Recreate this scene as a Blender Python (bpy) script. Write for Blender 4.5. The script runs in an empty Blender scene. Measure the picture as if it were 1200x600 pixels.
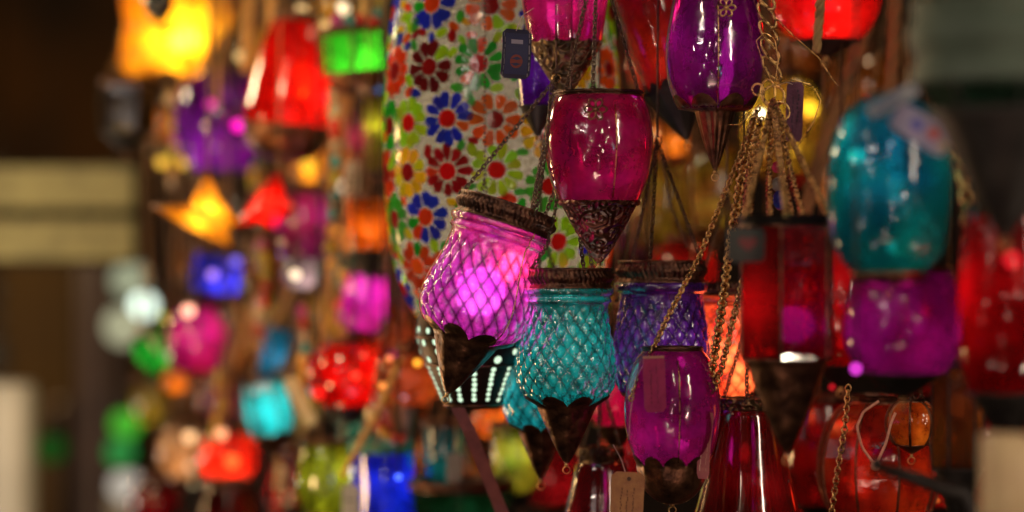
import bpy, math, random
from mathutils import Vector, Matrix, Euler
random.seed(7)
PI = math.pi
sc = bpy.context.scene
C = sc.collection

# ------------------------------------------------------------------ camera
LENS, SENS, CZ = 85.0, 36.0, 1.62
K = SENS / LENS / 1200.0            # metres per photo pixel at one metre
FOCUS = 2.0
CEIL = CZ + 0.78

def P(px, py, d):
    return Vector(((px - 600) * K * d, d, CZ - (py - 300) * K * d))

cam_d = bpy.data.cameras.new('camera')
cam = bpy.data.objects.new('camera', cam_d)
C.objects.link(cam)
cam.location = (0, 0, CZ)
cam.rotation_euler = (PI / 2, 0, 0)
cam_d.lens = LENS
cam_d.sensor_width = SENS
cam_d.clip_start = 0.05
cam_d.clip_end = 100
cam_d.dof.use_dof = True
cam_d.dof.focus_distance = FOCUS - 0.025
cam_d.dof.aperture_fstop = 2.0
sc.camera = cam

# ------------------------------------------------------------------ materials
MATS = {}

def nodes(name):
    m = bpy.data.materials.new(name)
    m.use_nodes = True
    nt = m.node_tree
    nt.nodes.clear()
    return m, nt, nt.nodes.new('ShaderNodeOutputMaterial')

def N(nt, typ, **kw):
    n = nt.nodes.new(typ)
    for k, v in kw.items():
        n.inputs[k].default_value = v
    return n

def mix_shader(nt, fac, a, b):
    m = nt.nodes.new('ShaderNodeMixShader')
    if isinstance(fac, (int, float)):
        m.inputs[0].default_value = fac
    else:
        nt.links.new(fac, m.inputs[0])
    nt.links.new(a, m.inputs[1])
    nt.links.new(b, m.inputs[2])
    return m.outputs[0]

def math_node(nt, op, a, b=None):
    m = nt.nodes.new('ShaderNodeMath')
    m.operation = op
    for i, v in enumerate((a, b)):
        if v is None:
            continue
        if isinstance(v, (int, float)):
            m.inputs[i].default_value = v
        else:
            nt.links.new(v, m.inputs[i])
    return m.outputs[0]

def glass(col, trans=0.35, rough_lobe=0.25, rough=0.3, col2=None, bump=0.12, scale=26.0, gloss=1.0, attr=False, gr=0.04, groove=.88):
    """coloured blown glass: clear tinted body, some body that scatters, a rough refracting lobe and a polished skin"""
    key = ('glass', col, trans, rough_lobe, rough, col2, bump, scale, gloss, attr, gr, groove)
    if key in MATS:
        return MATS[key]
    m, nt, out = nodes('coloured_glass')
    L = nt.links.new
    tc = nt.nodes.new('ShaderNodeTexCoord')
    nz = N(nt, 'ShaderNodeTexNoise', Scale=scale, Detail=3.0)
    L(tc.outputs['Object'], nz.inputs['Vector'])
    nz2 = N(nt, 'ShaderNodeTexNoise', Scale=scale * 0.55, Detail=2.0)
    L(tc.outputs['Object'], nz2.inputs['Vector'])
    bp = N(nt, 'ShaderNodeBump', Strength=bump, Distance=0.01)
    L(nz.outputs['Fac'], bp.inputs['Height'])
    mx = nt.nodes.new('ShaderNodeMix'); mx.data_type = 'RGBA'
    c2 = col2 if col2 else tuple(c * 0.42 for c in col)
    mx.inputs[6].default_value = (*c2, 1)
    mx.inputs[7].default_value = (*col, 1)
    rp = nt.nodes.new('ShaderNodeValToRGB')
    rp.color_ramp.elements[0].position = 0.36
    rp.color_ramp.elements[1].position = 0.62
    L(nz2.outputs['Fac'], rp.inputs['Fac'])
    L(rp.outputs['Color'], mx.inputs[0])
    csock = mx.outputs[2]
    if attr:                                   # colour painted darker along the pressed lines, as thicker glass absorbs more
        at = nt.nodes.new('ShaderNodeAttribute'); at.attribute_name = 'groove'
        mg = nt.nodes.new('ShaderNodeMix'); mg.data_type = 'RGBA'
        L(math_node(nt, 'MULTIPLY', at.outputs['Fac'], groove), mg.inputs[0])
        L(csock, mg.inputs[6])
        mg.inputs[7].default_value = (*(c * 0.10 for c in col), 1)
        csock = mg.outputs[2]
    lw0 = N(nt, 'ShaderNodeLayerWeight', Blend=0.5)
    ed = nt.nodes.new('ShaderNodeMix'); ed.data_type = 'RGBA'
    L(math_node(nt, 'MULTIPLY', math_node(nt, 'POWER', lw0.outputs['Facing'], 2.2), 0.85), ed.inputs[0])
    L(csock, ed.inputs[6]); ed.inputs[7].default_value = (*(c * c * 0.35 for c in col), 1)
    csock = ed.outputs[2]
    tr = nt.nodes.new('ShaderNodeBsdfTransparent'); L(csock, tr.inputs['Color'])
    tl = nt.nodes.new('ShaderNodeBsdfTranslucent'); L(csock, tl.inputs['Color']); L(bp.outputs['Normal'], tl.inputs['Normal'])
    df = nt.nodes.new('ShaderNodeBsdfDiffuse'); L(csock, df.inputs['Color']); L(bp.outputs['Normal'], df.inputs['Normal'])
    scat = mix_shader(nt, 0.35, tl.outputs[0], df.outputs[0])
    rf = N(nt, 'ShaderNodeBsdfRefraction', Roughness=rough, IOR=1.08); L(csock, rf.inputs['Color']); L(bp.outputs['Normal'], rf.inputs['Normal'])
    nz3 = N(nt, 'ShaderNodeTexNoise', Scale=scale * 1.3, Detail=4.0, Roughness=.65)
    L(tc.outputs['Object'], nz3.inputs['Vector'])
    mr = N(nt, 'ShaderNodeMapRange'); mr.inputs[1].default_value = .33; mr.inputs[2].default_value = .68
    mr.inputs[3].default_value = trans * .30; mr.inputs[4].default_value = min(.95, trans * 1.4)
    L(nz3.outputs['Fac'], mr.inputs[0])
    body = mix_shader(nt, mr.outputs[0], tr.outputs[0], scat)
    if rough >= .55:
        body = mix_shader(nt, rough_lobe, body, rf.outputs[0])
    lw = N(nt, 'ShaderNodeLayerWeight', Blend=0.5); L(bp.outputs['Normal'], lw.inputs['Normal'])
    f = math_node(nt, 'POWER', lw.outputs['Facing'], 4.0)
    f = math_node(nt, 'MULTIPLY', f, 0.75 * gloss)
    f = math_node(nt, 'ADD', f, 0.055 * gloss)
    gl = N(nt, 'ShaderNodeBsdfAnisotropic', Roughness=gr); gl.inputs['Color'].default_value = (0.95, 0.95, 0.95, 1); L(bp.outputs['Normal'], gl.inputs['Normal'])
    sm = N(nt, 'ShaderNodeTexNoise', Scale=scale * 3.0, Detail=6.0, Roughness=.7)
    L(tc.outputs['Object'], sm.inputs['Vector'])
    ms = N(nt, 'ShaderNodeMapRange'); ms.inputs[1].default_value = .42; ms.inputs[2].default_value = .72
    ms.inputs[3].default_value = gr; ms.inputs[4].default_value = gr + .22
    L(sm.outputs['Fac'], ms.inputs[0]); L(ms.outputs[0], gl.inputs['Roughness'])
    L(mix_shader(nt, f, body, gl.outputs[0]), out.inputs['Surface'])
    MATS[key] = m
    return m

def principled(name, col, rough=0.5, metal=0.0, col2=None, scale=40.0, bump=0.2, emb=None, trans=0.0):
    key = (name, col, rough, metal, col2, scale, bump, emb)
    if key in MATS:
        return MATS[key]
    m, nt, out = nodes(name)
    L = nt.links.new
    p = N(nt, 'ShaderNodeBsdfPrincipled', Roughness=rough, Metallic=metal)
    tc = nt.nodes.new('ShaderNodeTexCoord')
    nz = N(nt, 'ShaderNodeTexNoise', Scale=scale, Detail=5.0)
    L(tc.outputs['Object'], nz.inputs['Vector'])
    mx = nt.nodes.new('ShaderNodeMix'); mx.data_type = 'RGBA'
    c2 = col2 if col2 else tuple(c * 0.55 for c in col)
    mx.inputs[6].default_value = (*c2, 1); mx.inputs[7].default_value = (*col, 1)
    rp = nt.nodes.new('ShaderNodeValToRGB')
    rp.color_ramp.elements[0].position = 0.35; rp.color_ramp.elements[1].position = 0.65
    L(nz.outputs['Fac'], rp.inputs['Fac']); L(rp.outputs['Color'], mx.inputs[0])
    L(mx.outputs[2], p.inputs['Base Color'])
    bp = N(nt, 'ShaderNodeBump', Strength=bump, Distance=0.004)
    if emb:
        vo = N(nt, 'ShaderNodeTexVoronoi', Scale=emb)
        vo.feature = 'SMOOTH_F1'
        L(tc.outputs['Object'], vo.inputs['Vector'])
        wv = math_node(nt, 'SINE', math_node(nt, 'MULTIPLY', vo.outputs['Distance'], 13.0))
        L(wv, bp.inputs['Height'])
    else:
        L(nz.outputs['Fac'], bp.inputs['Height'])
    L(bp.outputs['Normal'], p.inputs['Normal'])
    rr = math_node(nt, 'ADD', math_node(nt, 'MULTIPLY', nz.outputs['Fac'], 0.25), rough - 0.12)
    L(rr, p.inputs['Roughness'])
    L(p.outputs[0], out.inputs['Surface'])
    MATS[key] = m
    return m

def emit(col, strength):
    key = ('emit', col, strength)
    if key in MATS:
        return MATS[key]
    m, nt, out = nodes('lit_bulb')
    e = N(nt, 'ShaderNodeEmission', Strength=strength)
    e.inputs['Color'].default_value = (*col, 1)
    nt.links.new(e.outputs[0], out.inputs['Surface'])
    MATS[key] = m
    return m

BRASS_DARK = principled('dark_brass', (0.27, 0.13, 0.075), 0.36, 0.9, (0.07, 0.035, 0.025), 90, 0.5)
COLLAR = principled('collar_brass', (0.17, 0.08, 0.05), 0.36, 0.9, (0.05, 0.025, 0.02), 140, 0.6)
BRASS_EMB = principled('embossed_brass', (0.24, 0.085, 0.06), 0.38, 0.9, (0.06, 0.03, 0.02), 60, 0.9, emb=150.0)
BRASS_EMB2 = principled('embossed_brass', (0.24, 0.15, 0.08), 0.4, 0.9, (0.06, 0.04, 0.025), 60, 0.9, emb=110.0)
BLACKMETAL = principled('black_metal', (0.03, 0.025, 0.022), 0.5, 0.6, (0.012, 0.01, 0.01), 50, 0.3)
GOLD = principled('gold_chain_metal', (0.78, 0.50, 0.20), 0.28, 1.0, (0.3, 0.16, 0.06), 200, 0.1)
BRONZE = principled('bronze_chain_metal', (0.36, 0.2, 0.09), 0.35, 1.0, (0.16, 0.08, 0.04), 200, 0.1)
DARKCHAIN = principled('dark_chain_metal', (0.14, 0.09, 0.06), 0.4, 0.9, (0.05, 0.035, 0.03), 200, 0.1)
CORD = principled('tan_cord', (0.34, 0.2, 0.09), 0.8, 0.0, (0.2, 0.11, 0.05), 300, 0.5)

# ------------------------------------------------------------------ mesh helpers
class MB:
    def __init__(self):
        self.v, self.f, self.mi, self.a = [], [], [], {}
    def add(self, verts, faces, mi=0):
        o = len(self.v)
        self.v += [Vector(p) for p in verts]
        self.f += [tuple(i + o for i in fc) for fc in faces]
        self.mi += [mi] * len(faces)
        return o
    def build(self, name, mats, parent=None, local=False, smooth=True):
        me = bpy.data.meshes.new(name)
        vs = self.v
        if parent is not None and not local:
            inv = parent.matrix_world.inverted()
            vs = [inv @ p for p in vs]
        me.from_pydata([tuple(p) for p in vs], [], self.f)
        if not isinstance(mats, (list, tuple)):
            mats = [mats]
        for m in mats:
            me.materials.append(m)
        me.polygons.foreach_set('material_index', self.mi)
        me.polygons.foreach_set('use_smooth', [smooth] * len(self.f))
        for k, vals in self.a.items():
            at = me.attributes.new(k, 'FLOAT', 'POINT')
            at.data.foreach_set('value', vals)
        me.update()
        o = bpy.data.objects.new(name, me)
        C.objects.link(o)
        if parent is not None:
            o.parent = parent
        return o

def box(mb, c, sx, sy, sz, mi=0, rot=None):
    vs = []
    for x in (-1, 1):
        for y in (-1, 1):
            for z in (-1, 1):
                p = Vector((x * sx / 2, y * sy / 2, z * sz / 2))
                if rot:
                    p = rot @ p
                vs.append(Vector(c) + p)
    mb.add(vs, [(0, 1, 3, 2), (4, 6, 7, 5), (0, 4, 5, 1), (2, 3, 7, 6), (0, 2, 6, 4), (1, 5, 7, 3)], mi)

def slab(mb, c, sx, sy, sz, rot=None, b=0.15, mi=0):
    """box with chamfered outline in x/z"""
    k = min(sx, sz) * b
    pts = [(-sx/2+k, -sz/2), (sx/2-k, -sz/2), (sx/2, -sz/2+k), (sx/2, sz/2-k), (sx/2-k, sz/2), (-sx/2+k, sz/2), (-sx/2, sz/2-k), (-sx/2, -sz/2+k)]
    vs = []
    for y in (-sy/2, sy/2):
        for x, z in pts:
            p = Vector((x, y, z))
            if rot:
                p = rot @ p
            vs.append(Vector(c) + p)
    fs = [tuple(range(8)), tuple(range(15, 7, -1))]
    for i in range(8):
        j = (i + 1) % 8
        fs.append((i, i + 8, j + 8, j))
    mb.add(vs, fs, mi)

def lathe(mb, prof, seg, rf=None, zf=None, cap0=False, cap1=False, mi=0):
    vs, fs = [], []
    for j, (r, z) in enumerate(prof):
        for i in range(seg):
            t = 2 * PI * i / seg
            rr = r * (rf(t, j / (len(prof) - 1)) if rf else 1)
            zz = z + (zf(t, j / (len(prof) - 1)) if zf else 0)
            vs.append((rr * math.cos(t), rr * math.sin(t), zz))
    for j in range(len(prof) - 1):
        for i in range(seg):
            k = (i + 1) % seg
            fs.append((j * seg + i, j * seg + k, (j + 1) * seg + k, (j + 1) * seg + i))
    if cap0:
        fs.append(tuple(range(seg - 1, -1, -1)))
    if cap1:
        fs.append(tuple((len(prof) - 1) * seg + i for i in range(seg)))
    return mb.add(vs, fs, mi)

def frame_of(d):
    d = d.normalized()
    u = d.cross(Vector((0, 1, 0)))
    if u.length < 1e-3:
        u = d.cross(Vector((1, 0, 0)))
    u.normalize()
    return d, u, d.cross(u).normalized()

def tube(mb, pts, r, seg=6, mi=0, cap=True):
    pts = [Vector(p) for p in pts]
    n = len(pts)
    vs, fs = [], []
    for i, p in enumerate(pts):
        d = pts[min(i + 1, n - 1)] - pts[max(i - 1, 0)]
        _, u, w = frame_of(d)
        ri = r[i] if isinstance(r, (list, tuple)) else r
        for k in range(seg):
            t = 2 * PI * k / seg
            vs.append(p + (u * math.cos(t) + w * math.sin(t)) * ri)
    for i in range(n - 1):
        for k in range(seg):
            l = (k + 1) % seg
            fs.append((i * seg + k, i * seg + l, (i + 1) * seg + l, (i + 1) * seg + k))
    if cap:
        fs.append(tuple(range(seg - 1, -1, -1)))
        fs.append(tuple((n - 1) * seg + k for k in range(seg)))
    mb.add(vs, fs, mi)

def torus(mb, c, ax_u, ax_v, a, b, wire, n=12, m=5, mi=0):
    """ring with half-axes a along ax_u and b along ax_v"""
    c = Vector(c); w = ax_u.cross(ax_v).normalized()
    vs, fs = [], []
    for i in range(n):
        t = 2 * PI * i / n
        q = c + ax_u * (a * math.cos(t)) + ax_v * (b * math.sin(t))
        o = (ax_u * math.cos(t) + ax_v * math.sin(t)).normalized()
        for j in range(m):
            s = 2 * PI * j / m
            vs.append(q + o * (wire * math.cos(s)) + w * (wire * math.sin(s)))
    for i in range(n):
        for j in range(m):
            i2, j2 = (i + 1) % n, (j + 1) % m
            fs.append((i * m + j, i2 * m + j, i2 * m + j2, i * m + j2))
    mb.add(vs, fs, mi)

def ball(mb, c, r, n=10, m=6, mi=0, sc3=(1, 1, 1)):
    c = Vector(c); vs, fs = [], []
    vs.append(c + Vector((0, 0, r * sc3[2])))
    for j in range(1, m):
        f = PI * j / m
        for i in range(n):
            t = 2 * PI * i / n
            vs.append(c + Vector((r * sc3[0] * math.sin(f) * math.cos(t), r * sc3[1] * math.sin(f) * math.sin(t), r * sc3[2] * math.cos(f))))
    vs.append(c - Vector((0, 0, r * sc3[2])))
    last = len(vs) - 1
    for i in range(n):
        k = (i + 1) % n
        fs.append((0, 1 + i, 1 + k))
        for j in range(m - 2):
            fs.append((1 + j * n + i, 1 + (j + 1) * n + i, 1 + (j + 1) * n + k, 1 + j * n + k))
        fs.append((last, 1 + (m - 2) * n + k, 1 + (m - 2) * n + i))
    mb.add(vs, fs, mi)

def resample(pts, step):
    pts = [Vector(p) for p in pts]
    out, carry = [], 0.0
    for a, b in zip(pts, pts[1:]):
        l = (b - a).length
        if l < 1e-9:
            continue
        t = carry
        while t <= l:
            out.append((a + (b - a) * (t / l), (b - a) / l))
            t += step
        carry = t - l
    return out

def sag(a, b, k, n=8):
    a, b = Vector(a), Vector(b)
    return [a.lerp(b, i / n) - Vector((0, 0, k * 4 * (i / n) * (1 - i / n))) for i in range(n + 1)]

def chain(mb, pts, step=0.0036, w=0.0017, wire=0.00055, n=10, m=5, twist=PI / 2, tw0=0.5):
    for i, (p, d) in enumerate(resample(pts, step)):
        d, u, v = frame_of(d)
        t = tw0 + i * twist
        side = u * math.cos(t) + v * math.sin(t)
        torus(mb, p, d, side, step * 0.72, w, wire, n, m)

def bead_chain(mb, pts, step, r):
    for p, d in resample(pts, step):
        ball(mb, p, r, 6, 4)

def tag(o, label, cat, group=None):
    o['label'] = label; o['category'] = cat
    if group:
        o['group'] = group

def empty(name, loc, rot=(0, 0, 0)):
    o = bpy.data.objects.new(name, None)
    o.empty_display_size = 0.02
    o.location = loc; o.rotation_euler = rot
    o.matrix_world = Matrix.Translation(loc) @ Euler(rot).to_matrix().to_4x4()
    C.objects.link(o)
    return o

def lamp(loc, power, col, r=0.012, parent=None, name='candle_or_glow_light'):
    d = bpy.data.lights.new(name, 'POINT')
    d.energy = power; d.color = col; d.shadow_soft_size = r
    o = bpy.data.objects.new(name, d)
    C.objects.link(o)
    if parent is not None:
        o.parent = parent
        o.location = parent.matrix_world.inverted() @ Vector(loc)
    else:
        o.location = loc
    return o

# ------------------------------------------------------------------ lantern profiles (radius / W, depth from rim / H)
PROF = {
 'tulip': [(.86, 0), (.905, .012), (.915, .035), (.90, .06), (.855, .072), (.845, .085), (.87, .105), (.875, .125), (.83, .142), (.815, .17), (.83, .25), (.875, .37), (.94, .5), (.985, .61), (1., .70), (.985, .78), (.925, .86), (.80, .935), (.56, 1.)],
 'tulip2': [(.86, 0), (.93, .012), (.945, .04), (.92, .075), (.86, .095), (.845, .12), (.87, .2), (.92, .33), (.965, .46), (.995, .6), (1., .68), (.985, .76), (.925, .85), (.80, .93), (.56, 1.)],
 'egg': [(.78, 0), (.80, .01), (.86, .1), (.93, .25), (.985, .42), (1., .55), (.985, .68), (.93, .81), (.84, .91), (.72, 1.)],
 'egg3': [(.80, 0), (.84, .02), (.91, .11), (.975, .26), (1., .41), (.985, .56), (.935, .72), (.85, .87), (.74, 1.)],
 'egg2': [(.62, 0), (.66, .02), (.78, .09), (.90, .22), (.98, .38), (1., .52), (.98, .66), (.92, .79), (.83, .91), (.72, 1.)],
 'ball': [(.45, 0), (.6, .04), (.78, .13), (.92, .27), (.99, .42), (1., .54), (.97, .68), (.88, .82), (.72, .94), (.58, 1.)],
 'dome': [(.30, 0), (.5, .03), (.75, .12), (.92, .26), (1., .44), (1., .62), (.96, .78), (.84, .91), (.6, 1.)],
  'bell2': [(.5, 0), (.56, .05), (.66, .2), (.78, .42), (.89, .64), (.98, .84), (1., .95), (.96, 1.)],
 'bell': [(.42, 0), (.46, .03), (.50, .12), (.58, .3), (.70, .52), (.84, .74), (.95, .9), (1., .97), (.98, 1.)],
 'cup': [(1., 0), (1.02, .015), (1., .1), (.96, .35), (.90, .6), (.83, .85), (.78, 1.)],
 'cyl': [(.97, 0), (1., .02), (1., .5), (1., .96), (.95, 1.)],
 'pear': [(.4, 0), (.42, .1), (.5, .25), (.72, .45), (.92, .62), (1., .76), (.95, .88), (.75, 1.)],
}

def spline(prof, n):
    """smooth resampling of a profile"""
    pts = [Vector((a, b)) for a, b in prof]
    L = [0]
    for a, b in zip(pts, pts[1:]):
        L.append(L[-1] + (b - a).length)
    out = []
    for i in range(n):
        t = L[-1] * i / (n - 1)
        k = 0
        while k < len(L) - 2 and L[k + 1] < t:
            k += 1
        u = (t - L[k]) / max(1e-9, L[k + 1] - L[k])
        p0, p1, p2, p3 = pts[max(k - 1, 0)], pts[k], pts[k + 1], pts[min(k + 2, len(pts) - 1)]
        q = 0.5 * ((2 * p1) + (p2 - p0) * u + (2 * p0 - 5 * p1 + 4 * p2 - p3) * u * u + (3 * p1 - p0 - 3 * p2 + p3) * u ** 3)
        out.append((q.x, q.y))
    return out

GRP = 'coloured glass lanterns hanging in the bazaar stall'

LITN, LITF = .6, .75
def lantern(label, cx, ty, d, W, H, mat, kind='egg', collar=0, base=0, leaf=0, leaf_n=8, tilt=0, lit=None, lit2=None, tex=None,
            apex=None, chains=3, chain_kind='bead', ch=None, facets=0, collar_mat=None, base_mat=None, cat='lantern', name='hanging_lantern',
            cord=True, strap=False, flute=0, bulb=None, rx=0, group=GRP, base_r=None, chain_ends=None, seg=None, spin=0.0, base_kind='cone'):
    """W glass radius, H glass height, collar height, base length: photo pixels at depth d"""
    s = K * d
    top = P(cx, ty, d)
    tot = (H + base) * s
    R = Euler((math.radians(rx), math.radians(tilt), 0)).to_matrix()
    tip = top - R @ Vector((0, 0, tot))
    root = empty(name, tip, (math.radians(rx), math.radians(tilt), 0))
    tag(root, label, cat, group)
    cm = collar_mat or COLLAR
    bm = base_mat or BRASS_DARK
    prof = spline(PROF[kind], 150 if tex else 30)
    pr = [(r * W * s, tot - y * H * s) for r, y in prof]
    rimr, botr = pr[0][0], pr[-1][0]
    g = MB()
    sg = seg or (facets if facets else (280 if tex else 48))
    rf = None
    if tex:
        nn, m1, m2, amp, y0 = tex
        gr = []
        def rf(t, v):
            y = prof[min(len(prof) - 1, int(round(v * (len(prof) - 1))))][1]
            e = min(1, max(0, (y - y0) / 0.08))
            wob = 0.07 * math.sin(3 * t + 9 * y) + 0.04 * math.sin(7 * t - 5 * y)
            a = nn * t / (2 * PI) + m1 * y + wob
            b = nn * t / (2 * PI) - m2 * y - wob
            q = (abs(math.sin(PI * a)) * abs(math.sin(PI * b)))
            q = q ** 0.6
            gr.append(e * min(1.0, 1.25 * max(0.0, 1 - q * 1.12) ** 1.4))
            return 1 - e * amp * (1 - q)
    elif not facets:
        ph = random.random() * 6
        rf = lambda t, v: 1 + 0.008 * math.sin(2 * t + ph + 3 * v) + 0.005 * math.sin(5 * t + 7 * v)
    lathe(g, pr, sg, rf)
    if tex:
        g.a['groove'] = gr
    go = g.build('glass', mat, root, local=True, smooth=not facets)
    if spin:
        go.rotation_euler.z = spin
    if facets:
        c = MB()
        for k in range(facets):
            t = 2 * PI * k / facets
            tube(c, [((r * 1.006) * math.cos(t), (r * 1.006) * math.sin(t), z) for r, z in pr], max(.0011, 1.5 * s), 5)
        for r, z in (pr[1], pr[-2]):
            q = [(r * 1.006 * math.cos(2 * PI * k / facets), r * 1.006 * math.sin(2 * PI * k / facets), z) for k in range(facets + 1)]
            tube(c, q, max(.0011, 1.5 * s), 5)
        fo = c.build('frame', bm if base_mat else BRASS_DARK, root, local=True)
        if spin:
            fo.rotation_euler.z = spin
    if collar:
        c = MB(); hc = collar * s
        nr = max(16, int(56 * W / 60))
        z0 = tot
        cp = [(rimr * .99, z0 - hc * .18), (rimr * 1.05, z0 - hc * .12), (rimr * 1.03, z0 + hc * .05), (rimr * .99, z0 + hc * .14), (rimr * 1.0, z0 + hc * .25), (rimr * 1.06, z0 + hc * .42), (rimr * 1.07, z0 + hc * .6), (rimr * 1.0, z0 + hc * .78), (rimr * 1.02, z0 + hc * .88), (rimr * 1.04, z0 + hc), (rimr * .95, z0 + hc), (rimr * .93, z0 + hc * .2)]
        tw = 1.6
        lathe(c, cp, facets * 4 if facets else 280 if collar > 12 else 48, lambda t, v: 1 + (0.022 * math.sin(nr * t + tw * v * 8) if 0.3 < v < 0.65 and not facets else 0))
        c.build('collar', cm, root, local=True, smooth=not facets)
    if base:
        b = MB(); bl = base * s; lh = leaf * s
        r0 = (base_r * s) if base_r else botr * 1.02
        rows, bs = 26, (facets or (160 if leaf else 40))
        def rad(z):
            if z >= 0:                        # lies over the glass
                zz = bl + z
                for (ra, za), (rb, zb) in zip(pr[::-1], pr[::-1][1:]):
                    if za <= zz <= zb:
                        return (ra + (rb - ra) * (zz - za) / max(1e-9, zb - za)) * 1.015 + 0.0006
                return r0
            u = min(1.0, -z / bl)
            if base_kind == 'cap':
                return r0 * math.sqrt(max(0.0, 1 - u * u * 0.93))
            return r0 * (0.05 + 0.95 * (1 - u) ** 0.82) + 0.004 * r0
        vs, fs = [], []
        for j in range(rows + 1):
            v = j / rows
            for i in range(bs):
                t = 2 * PI * i / bs
                if leaf:
                    f = (leaf_n * t / (2 * PI)) % 1.0
                    tri = 1 - abs(2 * f - 1)
                    pet = math.sin(tri * PI / 2) ** 0.8
                    zt = lh * pet
                else:
                    zt = 0.0
                z = zt + (-bl - zt) * v
                r = rad(z)
                if flute:
                    r *= 1 + 0.04 * math.sin(flute * t) * min(1, v * 2)
                if leaf and z < 0:
                    r *= 1 + 0.03 * math.cos(leaf_n * t) * (1 - v)
                vs.append((r * math.cos(t), r * math.sin(t), bl + z))
        for j in range(rows):
            for i in range(bs):
                k = (i + 1) % bs
                fs.append((j * bs + i, (j + 1) * bs + i, (j + 1) * bs + k, j * bs + k))
        fs.append(tuple(rows * bs + i for i in range(bs)))
        b.add(vs, fs)
        if not leaf:
            lathe(b, [(r0 * 1.0, bl * 1.0 - 0.0004), (r0 * 1.05, bl * 1.01), (r0 * 1.06, bl * .97), (r0 * 1.0, bl * .93)], bs)
        bo = b.build('base_cap', bm, root, local=True)
        if spin:
            bo.rotation_euler.z = spin
        t_ = MB()
        ball(t_, (0, 0, -0.0012), 2.6 * s if base > 20 else 2 * s, 10, 6)
        torus(t_, (0, 0, -0.0016 - 5.5 * s), Vector((1, 0, 0)), Vector((0, 0, 1)), 4.2 * s, 4.2 * s, 0.8 * s, 12, 5)
        t_.build('finial', GOLD if d < 2.3 else BRASS_DARK, root, local=True)
    up = R @ Vector((0, 0, 1))
    ctop = top + up * (collar * s * 0.85)
    if chains:
        hgt = (ch if ch else W * 1.9 + 20) * s
        ap = P(*apex) if apex else ctop + Vector((0, 0, hgt))
        M = root.matrix_world.to_3x3()
        for k in range(chains):
            t = 2 * PI * k / chains + (chain_ends[0] if chain_ends else 0.4)
            a = ctop + M @ Vector((rimr * math.cos(t), rimr * math.sin(t), 0))
            c = MB()
            if chain_kind == 'link':
                chain(c, [a, ap], 0.0036, 0.0017, 0.00062)
                cmat = DARKCHAIN
            elif chain_kind == 'gold':
                chain(c, [a, ap], 0.0034, 0.0022, 0.00095)
                cmat = GOLD
            else:
                bead_chain(c, [a, ap], 3.6 * s, 1.5 * s)
                cmat = BRONZE
            torus(c, a, Vector((0, 0, 1)), Vector((1, 0, 0)), 3.2 * s, 3.2 * s, 0.8 * s, 10, 5)
            c.build('hanging_chain', cmat, root)
        if cord:
            c = MB()
            torus(c, ap, Vector((0, 0, 1)), Vector((1, 0, 0)), 5 * s, 5 * s, 1.0 * s, 12, 5)
            c.build('hook', GOLD, root)
            c = MB()
            x = ap.x + random.uniform(-.02, .02)
            tube(c, [ap + Vector((0, 0, 4 * s)), ap.lerp(Vector((x, ap.y, CEIL)), .5) + Vector((0.002, 0, 0)), (x, ap.y, CEIL)], 1.3 * s, 6)
            c.build('cord', CORD if d > 2.2 else DARKCHAIN, root)
    if strap:
        for k in range(3):
            c = MB()
            t = 2 * PI * k / 3 + strap
            pts = [Vector(((r * 1.012 + .0006) * math.cos(t), (r * 1.012 + .0006) * math.sin(t), z)) for r, z in pr[4::3]]
            tube(c, pts, 0.00055, 5)
            c.build('strap', GOLD, root, local=True)
    mid = root.matrix_world @ Vector((0, 0, base * s + H * s * 0.42))
    if lit:
        pw, lc = lit
        oa = random.uniform(0, 2 * PI)
        off = Vector((.42 * W * s * math.cos(oa), -abs(.35 * W * s * math.sin(oa)), random.uniform(-.15, .22) * H * s)) if not tex else Vector((0, -.1 * W * s, 0))
        lamp(mid + off, pw * (LITN if d < 2.3 else LITF), lc, 0.024 if tex else 0.010, root)
        if lit2:
            lamp(mid + Vector(lit2[2]), lit2[0], lit2[1], .014, root)  # extra lamp added inside for a coloured glow patch, not a candle
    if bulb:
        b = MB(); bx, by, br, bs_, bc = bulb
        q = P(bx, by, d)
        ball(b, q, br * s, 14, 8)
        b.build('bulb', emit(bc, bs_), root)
    return root

WARM = (1.0, 0.62, 0.28)
WHITE = (1.0, 0.86, 0.7)
MAG = (0.86, 0.03, 0.34)
PINK = (0.95, 0.10, 0.68)
PURP = (0.42, 0.03, 0.62)
RED = (0.86, 0.010, 0.012)
DRED = (0.5, 0.008, 0.012)
TEAL = (0.02, 0.55, 0.56)
BLUE = (0.03, 0.05, 0.85)
INDIGO = (0.22, 0.06, 0.56)
GREEN = (0.04, 0.62, 0.05)
AMBER = (0.95, 0.34, 0.03)
ORANGE = (0.9, 0.18, 0.02)
YELLOW = (0.92, 0.72, 0.08)
OLIVE = (0.5, 0.5, 0.03)

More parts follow.
